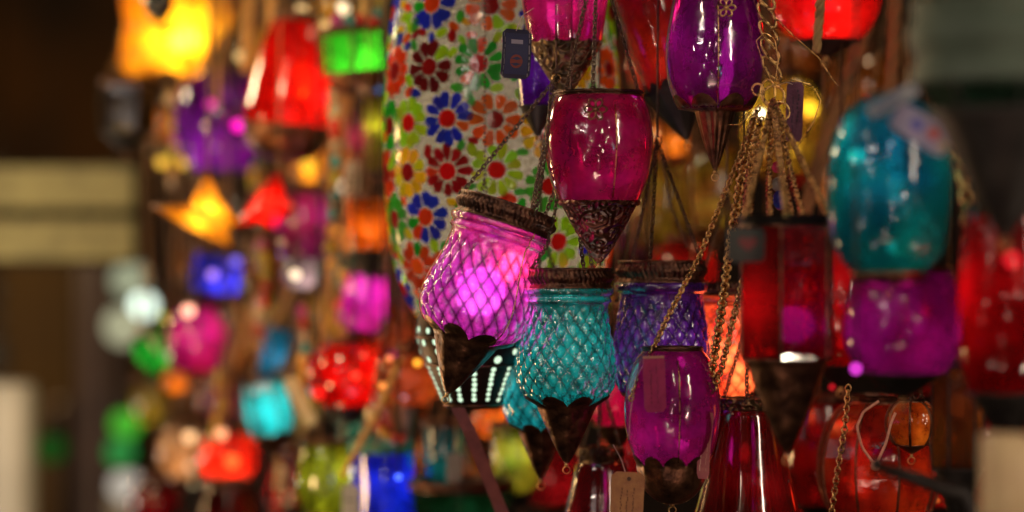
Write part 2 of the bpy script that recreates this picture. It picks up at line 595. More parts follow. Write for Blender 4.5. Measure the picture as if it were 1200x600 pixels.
# ================================================================== lanterns in focus
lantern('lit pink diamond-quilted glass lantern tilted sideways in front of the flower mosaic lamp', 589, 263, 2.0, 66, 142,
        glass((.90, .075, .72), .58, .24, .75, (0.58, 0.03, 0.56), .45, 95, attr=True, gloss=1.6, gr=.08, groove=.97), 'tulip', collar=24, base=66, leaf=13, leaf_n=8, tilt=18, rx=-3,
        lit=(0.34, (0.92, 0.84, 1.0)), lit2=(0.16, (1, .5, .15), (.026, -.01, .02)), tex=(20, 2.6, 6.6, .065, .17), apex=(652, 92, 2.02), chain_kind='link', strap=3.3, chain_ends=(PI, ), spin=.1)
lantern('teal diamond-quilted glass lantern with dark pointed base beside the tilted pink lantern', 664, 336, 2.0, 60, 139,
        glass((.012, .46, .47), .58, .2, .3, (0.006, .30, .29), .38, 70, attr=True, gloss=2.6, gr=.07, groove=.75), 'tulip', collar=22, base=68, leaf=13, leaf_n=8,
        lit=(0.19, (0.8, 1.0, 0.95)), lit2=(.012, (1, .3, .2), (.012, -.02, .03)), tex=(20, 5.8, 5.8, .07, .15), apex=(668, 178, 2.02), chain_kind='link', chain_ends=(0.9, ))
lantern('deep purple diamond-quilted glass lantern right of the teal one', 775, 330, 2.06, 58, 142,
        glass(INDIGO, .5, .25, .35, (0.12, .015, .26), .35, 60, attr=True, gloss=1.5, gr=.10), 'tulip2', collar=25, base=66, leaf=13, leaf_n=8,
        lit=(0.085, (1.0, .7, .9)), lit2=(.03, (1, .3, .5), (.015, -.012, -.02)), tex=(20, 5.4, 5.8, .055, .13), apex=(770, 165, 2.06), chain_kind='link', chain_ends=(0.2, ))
lantern('smooth magenta glass lantern carrying a pink paper tag at its rim', 788, 410, 1.965, 56, 134,
        glass((0.88, 0.02, 0.42), .40, .2, .25, (0.52, .012, .33), .2, 26, gloss=1.5), 'egg2', collar=4, base=46, leaf=12, leaf_n=10, base_kind='cap',
        lit=(0.055, (1.0, .6, .8)), chains=0, strap=2.7)
lantern('small teal quilted lantern half hidden behind the front teal lantern', 634, 392, 2.12, 46, 112,
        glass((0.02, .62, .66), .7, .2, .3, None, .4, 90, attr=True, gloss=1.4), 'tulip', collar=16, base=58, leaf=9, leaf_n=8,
        lit=(0.16, (0.9, 1.0, 1.0)), tex=(18, 5, 5, .03, .15), chains=3, ch=110, chain_kind='link')
lantern('smooth crimson magenta glass lantern with embossed brass cone at the centre top', 702, 112, 1.985, 63, 124,
        glass((0.74, 0.010, 0.15), .42, .12, .2, (0.50, .009, .22), .22, 24, gloss=1.5), 'egg3', collar=5, base=72, base_mat=BRASS_EMB, base_r=46,
        lit=(0.05, (1.0, .45, .5)), apex=(700, -60, 1.985), chain_kind='link', strap=2.9, chain_ends=(.35, ))
lantern('pink glass lantern with gold scalloped base cut off by the top edge', 662, -70, 2.05, 56, 118,
        glass((0.78, 0.02, 0.24), .38, .2, .2, (.8, .03, .42), .12, 20, gloss=1.5), 'cup', collar=8, base=66, leaf=-3, leaf_n=14, base_mat=BRASS_EMB2, base_r=44,
        lit=(0.09, (1.0, .6, .6)), chain_kind='link')
lantern('small violet glass lantern with dark base between the mosaic lamp and crimson lantern', 630, 58, 2.10, 26, 66,
        glass((0.30, 0.03, 0.62), .5, .2, .25), 'cup', collar=6, base=36, base_mat=BLACKMETAL, lit=(0.025, (.8, .6, 1)), chain_kind='link')
lantern('crimson glass lantern leaning behind the purple one with amber reflection', 758, -10, 2.13, 40, 118,
        glass((0.62, 0.012, 0.07), .42, .2, .25, (0.6, .05, .02)), 'cup', collar=8, base=62, leaf=12, leaf_n=12, base_mat=BLACKMETAL, tilt=-15, base_r=36,
        lit=(0.05, (1, .5, .35)), chain_kind='link')
lantern('large smooth purple glass lantern with fluted brass cone at the top', 838, -18, 2.0, 58, 146,
        glass((0.46, 0.008, 0.29), .40, .18, .2, (0.28, .006, .22), .2, 20, gloss=1.6), 'egg', collar=6, base=72, leaf=16, leaf_n=8, flute=14,
        base_r=24, lit=(0.075, (1.0, .55, .9)), chain_kind='link', strap=2.6)
lantern('orange red crackle glass lantern lit from inside behind the chains', 852, 345, 2.13, 44, 118,
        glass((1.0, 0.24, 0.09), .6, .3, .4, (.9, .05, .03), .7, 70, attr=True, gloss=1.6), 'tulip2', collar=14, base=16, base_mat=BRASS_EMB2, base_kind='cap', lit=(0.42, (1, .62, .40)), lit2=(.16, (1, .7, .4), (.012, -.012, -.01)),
        tex=(12, 4, 7, .03, .12), chain_kind='link')
lantern('dark red bell glass lantern at the bottom with white glints', 876, 478, 2.04, 78, 190,
        glass((0.42, 0.006, 0.012), .35, .12, .2, (.3, .004, .01), .10, 14, gloss=1.7), 'bell', collar=12, base=30, lit=(0.05, (1, .5, .4)),
        collar_mat=BRASS_EMB2, ch=90, chain_kind='link')
lantern('dark red bottle shaped lantern with brass cap behind the tan tag', 704, 540, 2.13, 62, 120,
        glass((0.38, 0.01, 0.02), .35, .12, .2, (.25, .004, .02), .1, 16, gloss=1.7), 'bell', collar=16, base=30, lit=(0.03, (1, .5, .4)),
        collar_mat=BRASS_EMB2, ch=80, chain_kind='link')
lantern('ruby glass sliver lantern between the teal and magenta lanterns low down', 722, 428, 2.22, 34, 70,
        glass((0.8, 0.01, 0.12), .5, .2, .3), 'egg', collar=6, base=32, lit=(0.08, (1, .5, .5)), ch=70)

# ================================================================== near, out of focus, right
lantern('six sided dark red glass lantern with thin brass rims hanging from the gold chain', 922, 262, 1.77, 57, 158,
        glass((0.50, 0.006, 0.012), .40, .15, .25, (.3, .004, .01), .1, 16, gloss=1.3), 'cyl', facets=6, collar=10, base=112, leaf=16, leaf_n=6, base_mat=BRASS_DARK, collar_mat=BLACKMETAL,
        base_r=52, lit=(0.10, (1, .35, .25)), apex=(906, 118, 1.95), chains=6, chain_kind='gold', cord=False, spin=.3)
lantern('dark red round lantern behind the six sided one lit by small red sparkles', 985, 288, 2.2, 58, 140,
        glass((0.62, 0.008, 0.010), .5, .2, .3, (.35, .004, .01)), 'ball', collar=10, base=26, base_mat=BLACKMETAL, lit=(0.14, (1, .4, .3)))
lantern('bright red glass bowl lantern at the top right of the purple one', 968, -70, 2.22, 66, 118,
        glass((0.92, 0.012, 0.010), .5, .25, .3, (.75, .006, .01)), 'ball', collar=8, base=18, base_mat=BLACKMETAL, lit=(0.26, (1, .5, .35)))
lantern('turquoise blown glass dome lantern close to the camera under folded paper labels', 1042, 112, 1.66, 73, 206,
        glass((0.008, 0.46, 0.40), .27, .25, .3, (0.005, .14, .26), .25, 22, gloss=.55), 'dome', collar=6, base=20, base_kind='cap', lit=(0.12, (.70, 1, .92)), lit2=(.05, (.4, 1, .7), (-.025, -.02, .045)), apex=(1052, -60, 1.67), bulb=(1004, 182, 9, 3.5, (.10, 1, .60)))  # bulb: added green ball glowing in place of a reflected highlight
lantern('magenta glass lantern close to the camera under the turquoise one', 1058, 318, 1.70, 70, 118,
        glass((0.55, 0.012, 0.26), .26, .25, .3, (.28, .008, .16), .25, 22, gloss=.4), 'egg', collar=6, base=30, base_mat=BLACKMETAL, lit=(0.07, (1, .5, .85)), lit2=(.05, (1, .35, 1), (-.024, -.016, 0)), chains=0)
lantern('big dark lantern with murky green glass shoulder in the top right corner', 1178, 86, 1.45, 106, 44,
        glass((0.05, 0.12, 0.075), .65, .1, .3, (.03, .10, .06)), 'cup', facets=8, collar=84, base=150, base_mat=BLACKMETAL, base_r=86, lit=None,
        collar_mat=principled('worn_grey_tin', (0.06, 0.085, 0.062), .6, .1, (.035, .055, .038), 30, .2))
lantern('deep red glass lantern at the right edge with red glints', 1180, 250, 1.62, 60, 210,
        glass((0.62, 0.006, 0.015), .4, .2, .25, (.3, .003, .008), .2, 22, gloss=.4), 'egg', collar=10, base=60, base_mat=BLACKMETAL, lit=(0.15, (1, .3, .25)))
lantern('amber orange glass lantern low on the right behind the beaded loop', 1030, 470, 2.12, 72, 150,
        glass((0.80, 0.09, 0.015), .4, .2, .3, (.5, .015, .01)), 'ball', collar=8, base=20, facets=9, lit=(0.09, (1, .6, .35)), chains=0)
lantern('small faceted amber lantern glowing in front of the amber orange globe', 1068, 470, 2.03, 31, 52,
        glass((0.80, 0.26, 0.03), .5, .2, .3, (.4, .07, .01), .3, 60), 'ball', facets=7, collar=4, base=10, lit=(.03, WARM), chain_kind='link')
lantern('black openwork lantern with golden amber panes near the lower right corner', 1122, 428, 1.78, 30, 120,
        glass((0.55, 0.22, 0.03), .35, .2, .3, (.2, .05, .02)), 'cyl', facets=6, collar=10, base=74, base_mat=BLACKMETAL, collar_mat=BLACKMETAL, lit=(0.03, WARM))

# ================================================================== background, left and middle
def LB(*a, **k):
    return lantern(*a, **k)
LB('purple ribbed glass lantern with pink sparks under the big yellow shade', 258, 84, 2.95, 53, 116, glass((0.36, .02, .46), .4, .25, .3, (.22, .015, .34), .12, 26, gloss=.7), 'ball', collar=8, base=10,
   base_mat=BLACKMETAL, lit=(.2, (1, .6, .9)))
LB('tall red glass bell lantern with brown base at the upper left', 347, 24, 2.7, 53, 124, glass((0.9, .008, .008), .55, .25, .35, (.55, .008, .005), .12, 26, gloss=.6), 'bell2', collar=10, base=42,
   base_mat=BRASS_DARK, tilt=5, lit=(.42, (1, .5, .3)), base_kind='cap')
LB('bright green glass drum lantern with dark base beside the mosaic lamp', 412, 38, 2.6, 36, 48, glass((0.06, .72, .03), .65, .2, .4), 'cyl', facets=8, collar=6, base=26, tilt=-6,
   base_mat=BRASS_DARK, lit=(.24, (.9, 1, .6)), base_kind='cap')
LB('cobalt blue glass lantern left of centre hanging over the pink one', 257, 298, 3.0, 29, 46, glass((0.05, .05, .85), .6, .2, .35), 'cyl', facets=6, collar=5, base=12, tilt=8, base_mat=BLACKMETAL,
   lit=(.17, (.85, .8, 1)), base_kind='cap')
LB('magenta globe lantern with peach glints left of the teal strip', 230, 360, 3.0, 36, 74, glass((0.70, .02, .22), .5, .25, .35, (.6, .02, .32)), 'ball', collar=6, base=14, lit=(.13, (1, .5, .6)), base_mat=BRASS_DARK)
LB('dark green glass cone lantern tilted near the white street light', 176, 392, 3.1, 27, 44, glass((0.02, .42, .04), .7, .15, .35), 'cup', collar=4, base=16, tilt=-28, base_mat=BLACKMETAL, lit=(.13, (.8, 1, .6)), base_kind='cap')
LB('small amber lantern under the dark green cone', 204, 434, 3.05, 16, 26, glass(AMBER, .6, .2, .4), 'ball', collar=3, base=8, lit=(.045, WARM), base_mat=BLACKMETAL)
LB('turquoise faceted lantern hanging left of the red ball lantern', 306, 446, 2.75, 29, 66, glass((0.02, .62, .62), .6, .2, .35, (.02, .45, .45)), 'egg', facets=6, collar=5, base=22, tilt=-12, base_mat=BRASS_DARK,
   lit=(.12, (.85, 1, 1)))
LB('slim blue teal glass lantern above the turquoise faceted one', 330, 384, 2.85, 15, 62, glass((0.01, .35, .55), .65, .15, .35), 'cup', collar=3, base=10, tilt=18, lit=(.06, (.7, .9, 1)))
LB('red ball lantern with dark base glowing left of the brown lanterns', 404, 402, 2.6, 45, 74, glass((0.85, .008, .006), .5, .25, .35, (.6, .005, .005)), 'ball', collar=8, base=22, base_mat=BLACKMETAL, lit=(.20, (1, .45, .3)), base_kind='cap')
LB('glowing scarlet lantern low on the left with a hot centre', 268, 506, 3.0, 35, 58, glass((0.98, .03, .01), .55, .35, .4), 'ball', collar=5, base=12, lit=(.42, (1, .5, .3)), base_mat=BLACKMETAL)
LB('olive green egg lantern at the bottom left of the blue one', 380, 520, 2.6, 32, 82, glass((0.36, .42, .02), .5, .2, .35), 'egg', collar=6, base=22, lit=(.14, (1, .9, .5)), base_mat=BRASS_DARK)
LB('royal blue glass jar lantern at the bottom left of centre', 448, 528, 2.5, 38, 84, glass((0.01, .03, .75), .55, .2, .3, (.01, .02, .5)), 'cyl', collar=10, base=20, lit=(.13, (.7, .8, 1)), base_mat=BLACKMETAL,
   collar_mat=principled('turquoise_enamel', (.03, .28, .26), .4, .2, (.12, .2, .08), 90, .3))
LB('amber brown lantern with orange sparks under the magenta glass', 478, 412, 2.55, 42, 62, glass((0.55, .13, .02), .5, .2, .35, (.35, .06, .02)), 'ball', collar=10, base=72, base_mat=BRASS_DARK, lit=(.11, WARM))
LB('rust brown glass globe lantern above the amber brown one', 455, 358, 2.62, 30, 52, glass((0.45, .10, .04), .5, .2, .35), 'ball', collar=6, base=12, base_mat=BRASS_DARK, lit=(.06, WARM))
LB('fuchsia glass lantern left of the mosaic lamp base', 432, 322, 2.6, 28, 66, glass((0.80, .03, .45), .55, .25, .35, (.6, .02, .5)), 'egg', collar=5, base=14, lit=(.13, (1, .6, .8)), tilt=8, base_mat=BLACKMETAL)
LB('orange amber lantern with black base touching the mosaic lamp edge', 432, 232, 2.55, 26, 62, glass((0.85, .20, .01), .55, .25, .35), 'cup', collar=6, base=34, lit=(.12, WARM), base_mat=BLACKMETAL)
LB('dark plum glass lantern right of the red star', 356, 226, 2.8, 32, 80, glass((0.30, .015, .26), .5, .2, .35, (.5, .02, .15)), 'egg', collar=6, base=16, lit=(.07, (1, .6, .8)), base_mat=BLACKMETAL)
LB('pale lilac glass globe lantern with a cream glint under the plum one', 352, 300, 2.78, 22, 38, glass((0.50, .38, .45), .6, .2, .35), 'ball', collar=3, base=8, lit=(.06, WHITE), base_mat=BRASS_DARK)
LB('yellow green glass panel lantern squeezed against the mosaic lamp', 440, 112, 2.62, 13, 88, glass((0.50, .52, .02), .65, .15, .35), 'cyl', facets=4, collar=3, base=8, lit=(.09, WHITE), base_mat=BLACKMETAL)
LB('small blue glass lantern under the bright green drum', 437, 98, 2.75, 12, 26, glass((0.02, .2, .6), .65, .15, .35), 'ball', collar=2, base=6, lit=(.05, WHITE), base_mat=BLACKMETAL)
LB('golden amber lantern glowing between the red bell and mosaic lamp', 358, 178, 2.9, 18, 36, glass((0.95, .50, .04), .6, .25, .35), 'ball', collar=4, base=8, lit=(.13, WARM), base_mat=BRASS_DARK)
LB('peach frosted lantern at the lower left beside the scarlet one', 213, 500, 3.2, 27, 58, glass((0.60, .36, .22), .7, .15, .4), 'ball', collar=5, base=10, lit=(.13, WARM), base_mat=BRASS_DARK)
LB('dark maroon bell lantern under the scarlet lantern', 268, 566, 2.9, 62, 90, glass((0.20, .008, .012), .45, .15, .3), 'bell', collar=6, base=10, lit=(.03, WARM), base_mat=BLACKMETAL)
LB('yellow glass lantern glowing behind the pink brown strap', 598, 500, 2.5, 27, 78, glass((0.70, .55, .03), .6, .2, .4, (.20, .34, .03)), 'tulip2', collar=8, base=18, lit=(.06, WHITE), base_mat=BLACKMETAL, tilt=-8)
LB('orange bowl lantern peeping over the yellow glass one', 578, 478, 2.6, 26, 34, glass((0.90, .22, .01), .6, .2, .4), 'ball', collar=4, base=10, lit=(.10, WARM), base_mat=BLACKMETAL)
LB('dark teal glass lantern behind the strap at the bottom', 520, 498, 2.5, 26, 66, glass((0.01, .22, .24), .55, .2, .35), 'cup', collar=8, base=16, lit=(.06, WHITE), base_mat=BLACKMETAL)
LB('bottle green bowl lantern at the bottom edge under the strap', 540, 572, 2.45, 60, 60, glass((0.01, .14, .05), .5, .15, .3), 'cup', collar=10, base=10, lit=(.04, WHITE), base_mat=BLACKMETAL)
LB('yellow glass globe lantern shining behind the gold ring and chains', 918, 92, 2.55, 50, 112, glass((0.62, .44, .04), .45, .3, .3, (.32, .14, .02), .2, 40), 'ball', collar=10, base=30, lit=(.20, (1, .82, .45)), base_mat=BRASS_DARK,
   bulb=(948, 128, 10, 9, (1, .8, .35)))
LB('smaller yellow glass lantern left of the gold chains', 838, 180, 2.6, 34, 86, glass((0.42, .34, .03), .5, .2, .35, (.28, .12, .02), .2, 40), 'egg', collar=8, base=22, lit=(.05, WHITE), base_mat=BRASS_DARK)
LB('lime yellow lantern right of the embossed brass cone', 772, 192, 2.55, 40, 92, glass((0.40, .32, .02), .5, .2, .35, (.25, .12, .02), .2, 40), 'egg', collar=8, base=20, lit=(.04, WHITE), base_mat=BRASS_DARK)
LB('amber orange glass lantern right of the crimson one behind its chain', 782, 138, 2.45, 22, 50, glass((0.80, .28, .02), .6, .2, .35), 'cup', facets=6, collar=5, base=10, lit=(.075, WARM), base_mat=BRASS_DARK, tilt=-10)
LB('dim red lantern behind the chains over the orange red crackle glass', 800, 282, 2.5, 42, 70, glass((0.60, .01, .01), .5, .2, .35), 'ball', collar=8, base=22, lit=(.08, WARM), base_mat=BRASS_DARK)
LB('brown amber lantern glowing beside the thick cord at the top right', 1010, 60, 2.8, 44, 90, glass((0.36, .12, .02), .5, .2, .35), 'ball', collar=12, base=30, lit=(.07, WARM), base_mat=BRASS_DARK)
LB('dusky brown lantern behind the top of the red bowl', 930, 20, 2.9, 42, 70, glass((0.30, .09, .02), .5, .2, .35), 'egg', collar=8, base=20, lit=(.07, WARM), base_mat=BRASS_DARK)
LB('dark red lantern deep in the lower right behind the magenta glass', 1110, 330, 2.4, 66, 130, glass((0.50, .006, .012), .5, .2, .3), 'egg', collar=8, base=30, lit=(.12, (1, .4, .3)), base_mat=BLACKMETAL)
LB('dark red lantern in the bottom right corner behind the cream piece', 1168, 470, 2.3, 56, 130, glass((0.42, .006, .012), .5, .2, .3), 'ball', collar=8, base=20, lit=(.07, (1, .4, .3)), base_mat=BLACKMETAL)
LB('red lantern low between the bell lantern and the amber one', 960, 470, 2.3, 46, 120, glass((0.55, .008, .012), .5, .2, .3), 'egg', collar=8, base=20, lit=(.05, (1, .4, .3)), base_mat=BLACKMETAL)
LB('dark violet lantern behind the gap below the amber orange glass', 742, 250, 2.7, 30, 50, glass((0.15, .02, .10), .5, .2, .35), 'ball', collar=6, base=16, lit=(.03, WARM), base_mat=BLACKMETAL)
LB('dark glass lantern with a grey blue sheen above the yellow shade', 186, -14, 2.8, 17, 34, glass((0.04, .07, .08), .6, .1, .3), 'ball', collar=4, base=8, base_mat=BLACKMETAL)
LB('smoky brown glass lantern left of the purple ribbed one', 150, 100, 3.1, 32, 56, glass((0.06, .03, .015), .5, .1, .3), 'cyl', facets=6, collar=8, base=22, base_mat=BLACKMETAL, lit=(.012, WARM))

FC = {'amber': ((.80, .30, .03), 'dim amber'), 'brown': ((.42, .17, .04), 'smoky brown'), 'olive': ((.36, .32, .03), 'murky olive'), 'plum': ((.32, .02, .22), 'dark plum'),
      'red': ((.70, .01, .01), 'deep red'), 'wine': ((.34, .006, .02), 'wine red'), 'teal': ((.01, .30, .32), 'dusky teal'), 'blue': ((.02, .04, .5), 'midnight blue'), 'pink': ((.7, .04, .3), 'dull pink'), 'gold': ((.85, .52, .08), 'honey gold')}
for x, y, d, W, H, ck, kind, where in [
    (312, 100, 3.5, 24, 46, 'brown', 'ball', 'behind the tall red bell'), (374, 110, 3.3, 20, 50, 'gold', 'egg', 'between the red bell and the bright green drum'),
    (392, 170, 3.2, 22, 50, 'amber', 'ball', 'behind the straw ropes by the cream tag'), (330, 150, 3.6, 24, 40, 'olive', 'ball', 'under the brown base of the red bell'),
    (300, 286, 3.4, 26, 52, 'brown', 'egg', 'below the red star'), (318, 340, 3.5, 24, 46, 'olive', 'ball', 'above the slim blue teal glass'),
    (286, 372, 3.6, 26, 56, 'brown', 'egg', 'right of the magenta globe'), (382, 346, 3.3, 22, 48, 'gold', 'cyl', 'above the red ball lantern'),
    (398, 296, 3.2, 18, 40, 'teal', 'ball', 'left of the fuchsia glass'), (255, 446, 3.5, 22, 46, 'plum', 'ball', 'left of the turquoise faceted lantern'),
    (336, 520, 3.3, 32, 70, 'wine', 'bell', 'right of the scarlet lantern'), (350, 440, 3.2, 22, 54, 'olive', 'egg', 'under the slim blue teal glass'),
    (420, 486, 3.0, 26, 40, 'teal', 'ball', 'above the royal blue jar'), (478, 500, 2.9, 22, 60, 'brown', 'cup', 'right of the royal blue jar'),
    (236, 444, 3.7, 20, 40, 'brown', 'ball', 'under the magenta globe'), (170, 452, 3.8, 20, 44, 'olive', 'egg', 'under the small amber lantern'),
    (188, 560, 3.6, 30, 60, 'wine', 'ball', 'under the peach frosted lantern'), (226, 282, 3.7, 22, 44, 'brown', 'cyl', 'left of the cobalt blue glass'),
    (196, 130, 3.5, 20, 36, 'amber', 'ball', 'left edge of the purple ribbed glass'), (300, 30, 3.4, 24, 44, 'gold', 'ball', 'left of the tall red bell top'),
    (384, -6, 3.2, 22, 40, 'gold', 'ball', 'above the bright green drum'), (402, 130, 3.5, 16, 60, 'pink', 'cyl', 'behind the thick slanting straw rope'),
    (458, 460, 2.9, 30, 50, 'red', 'ball', 'under the brown lanterns left of centre'), (404, 252, 3.4, 16, 44, 'amber', 'egg', 'left of the orange amber lantern'),
    (380, 280, 3.5, 20, 50, 'plum', 'egg', 'between the pale lilac globe and the fuchsia glass'),
    (640, 500, 2.7, 34, 90, 'wine', 'egg', 'between the yellow glass and the bottle shape'), (560, 530, 2.8, 28, 70, 'brown', 'ball', 'left of the yellow glass one'),
    (812, 200, 2.9, 26, 60, 'brown', 'egg', 'left of the smaller yellow glass'), (745, 130, 2.7, 28, 70, 'wine', 'egg', 'between the crimson and large purple lanterns'),
    (690, 310, 2.9, 24, 60, 'olive', 'ball', 'in the gap above the teal collar'), (985, 180, 2.7, 30, 60, 'brown', 'egg', 'left of the turquoise dome'),
    (1000, 250, 2.6, 30, 50, 'red', 'ball', 'left of the foot of the turquoise dome'), (905, 560, 2.6, 30, 80, 'red', 'egg', 'between the bell and the amber lantern'),
    (1090, 500, 2.5, 40, 90, 'red', 'ball', 'behind the black openwork lantern'), (1150, 380, 2.5, 34, 80, 'red', 'egg', 'right of the near magenta lantern'),
    (1090, 40, 2.9, 40, 80, 'brown', 'egg', 'above the turquoise dome'), (812, 402, 2.35, 26, 60, 'red', 'egg', 'between the magenta one and the crackle glass'),
    (740, 490, 2.5, 30, 80, 'wine', 'egg', 'left below the magenta one'), (760, 40, 2.8, 30, 70, 'red', 'ball', 'behind the crimson leaning lantern')]:
    col, adj = FC[ck]
    lantern(f'{adj} lantern deep in the stall {where}', x, y, d, W, H, glass(col, .5, .2, .35), kind, collar=random.choice([5, 8, 10]), base=random.choice([12, 20, 28]),
            base_mat=random.choice([BRASS_DARK, BLACKMETAL, BRASS_EMB2]), tilt=random.uniform(-14, 14), lit=(random.uniform(.05, .13), WARM))

def sparkle(label, pts, cols, n, rmin=2.0, rmax=4.5, st=(0.6, 2.4)):  # strings of glowing balls added for glints and bokeh discs
    p3 = [P(*p) for p in pts]
    root = empty('glint_string', min(p3, key=lambda p: p.z))
    tag(root, label, 'glint string', 'added strings of tiny fairy lights among the lanterns')
    tot = sum((b - a).length for a, b in zip(p3, p3[1:]))
    w = MB(); q = [p for p, _ in resample(p3, tot / (n + 1))]
    tube(w, q, .0009, 5); w.build('wire', DARKCHAIN, root)
    for k, p in enumerate(q[1:n + 1]):
        b = MB(); r = random.uniform(rmin, rmax) * K * p.y
        ball(b, p + Vector((random.uniform(-9, 9) * K * p.y, random.uniform(-.03, .03), 0)), r, 10, 6)
        b.build('bulb', emit(random.choice(cols), round(random.uniform(*st), 1)), root)
def garland(label, pts, cols, n, r0, r1):
    p3 = [P(*p) for p in pts]
    root = empty('bead_garland', min(p3, key=lambda p: p.z))
    tag(root, label, 'garland', 'bead garlands hanging among the lanterns')
    tot = sum((b - a).length for a, b in zip(p3, p3[1:]))
    q = [p for p, _ in resample(p3, tot / (n + 1))]
    w = MB(); tube(w, q, .0009, 5); w.build('string', CORD, root)
    for p in q[1:n + 1]:
        b = MB(); ball(b, p, random.uniform(r0, r1) * K * p.y, 10, 7, sc3=(1, 1, random.uniform(.8, 1.7)))
        c = random.choice(cols)
        b.build('bead', principled('glazed_bead', c, .16, 0, tuple(x * .5 for x in c), 90, .1), root)
GC = [(.85, .45, .06), (.6, .30, .05), (.55, .5, .05), (.75, .05, .03), (.04, .4, .38), (.5, .05, .25), (.8, .66, .4), (.9, .55, .1)]
for lb, pts, n in [
    ('multicoloured bead garland hanging between the purple ribbed and red bell lanterns', [(296, 120, 3.2), (300, 190, 3.2), (302, 240, 3.2)], 9),
    ('multicoloured bead garland beside the cream paper tag', [(388, 90, 2.65), (394, 180, 2.65), (386, 290, 2.65), (392, 330, 2.65)], 11),
    ('multicoloured bead garland below the red star', [(304, 270, 2.8), (312, 330, 2.8), (298, 420, 2.8)], 8),
    ('multicoloured bead garland right of the slim blue teal glass', [(352, 350, 2.7), (358, 410, 2.7), (350, 470, 2.7)], 7),
    ('multicoloured bead garland left of the turquoise faceted lantern', [(256, 430, 2.9), (262, 480, 2.9), (246, 520, 2.9)], 7),
    ('multicoloured bead garland over the black collar of the blue jar', [(430, 478, 2.5), (452, 512, 2.48), (486, 520, 2.5)], 8),
    ('multicoloured bead garland above the bright green drum', [(376, -20, 2.6), (392, 24, 2.58), (440, 26, 2.58), (452, -20, 2.6)], 10),
    ('multicoloured bead garland under the large yellow shade', [(200, 100, 3.0), (206, 170, 3.0), (198, 230, 3.0)], 7),
    ('multicoloured bead garland low between scarlet and olive lanterns', [(318, 500, 2.8), (330, 550, 2.8), (322, 610, 2.8)], 7),
    ('multicoloured bead garland left of the fuchsia glass', [(404, 310, 2.6), (398, 360, 2.6), (408, 392, 2.6)], 6)]:
    garland(lb, pts, GC, n, 4.5, 9)
WC = [(1, .55, .16), (1, .72, .36), (1, .42, .08), (1, .80, .55)]
RC = [(1, .02, .01), (1, .05, .02), (1, .015, .03), (1, .12, .03)]
sparkle('warm added string of fairy lights zigzagging behind the red bell and straw ropes', [(292, -60, 3.2), (330, 40, 3.2), (402, 60, 3.1), (370, 150, 3.1), (410, 220, 3.1), (396, 300, 3.0)], WC, 12)
sparkle('warm added string of fairy lights down the middle of the left lantern cluster', [(210, 180, 3.4), (300, 260, 3.3), (290, 330, 3.3), (330, 420, 3.2), (300, 440, 3.2), (360, 560, 3.1)], WC, 13, 1.6, 3.4, (.4, 1.6))
sparkle('peach added string of fairy lights hanging low at the lower left', [(190, 480, 3.2), (240, 530, 3.2), (210, 560, 3.1), (290, 590, 3.0)], WC, 8, 2, 4.2, (.4, 1.5))
sparkle('orange added string of fairy lights beside the rust brown globe', [(430, 380, 2.75), (470, 400, 2.7), (500, 470, 2.65), (470, 540, 2.6)], [(1, .38, .05), (1, .5, .2), (1, .2, .05)], 10, 1.6, 3.2, (.5, 2.2))
sparkle('red added string of fairy lights between the red lanterns on the right', [(940, 300, 2.35), (985, 340, 2.35), (960, 420, 2.3), (1000, 480, 2.3), (960, 560, 2.3)], RC, 10, 1.5, 3.2, (.8, 3))
sparkle('red added string of fairy lights at the far right edge', [(1130, 250, 1.75), (1170, 290, 1.72), (1150, 350, 1.72), (1190, 400, 1.7), (1160, 470, 1.72)], RC, 9, 1.3, 3, (.6, 2.4))
sparkle('amber added string of fairy lights low on the right among red glass', [(1000, 520, 2.3), (1075, 500, 2.3), (1110, 540, 2.3), (1060, 580, 2.3), (1140, 590, 2.3)], [(1, .3, .05), (1, .45, .15), (1, .1, .02)], 9, 1.2, 2.6, (.6, 2))
sparkle('warm added string of fairy lights behind the ropes at the top right', [(990, 20, 2.9), (1040, 100, 2.9), (1010, 180, 2.8), (960, 250, 2.8)], WC, 8, 1.6, 3.4, (.3, 1.4))
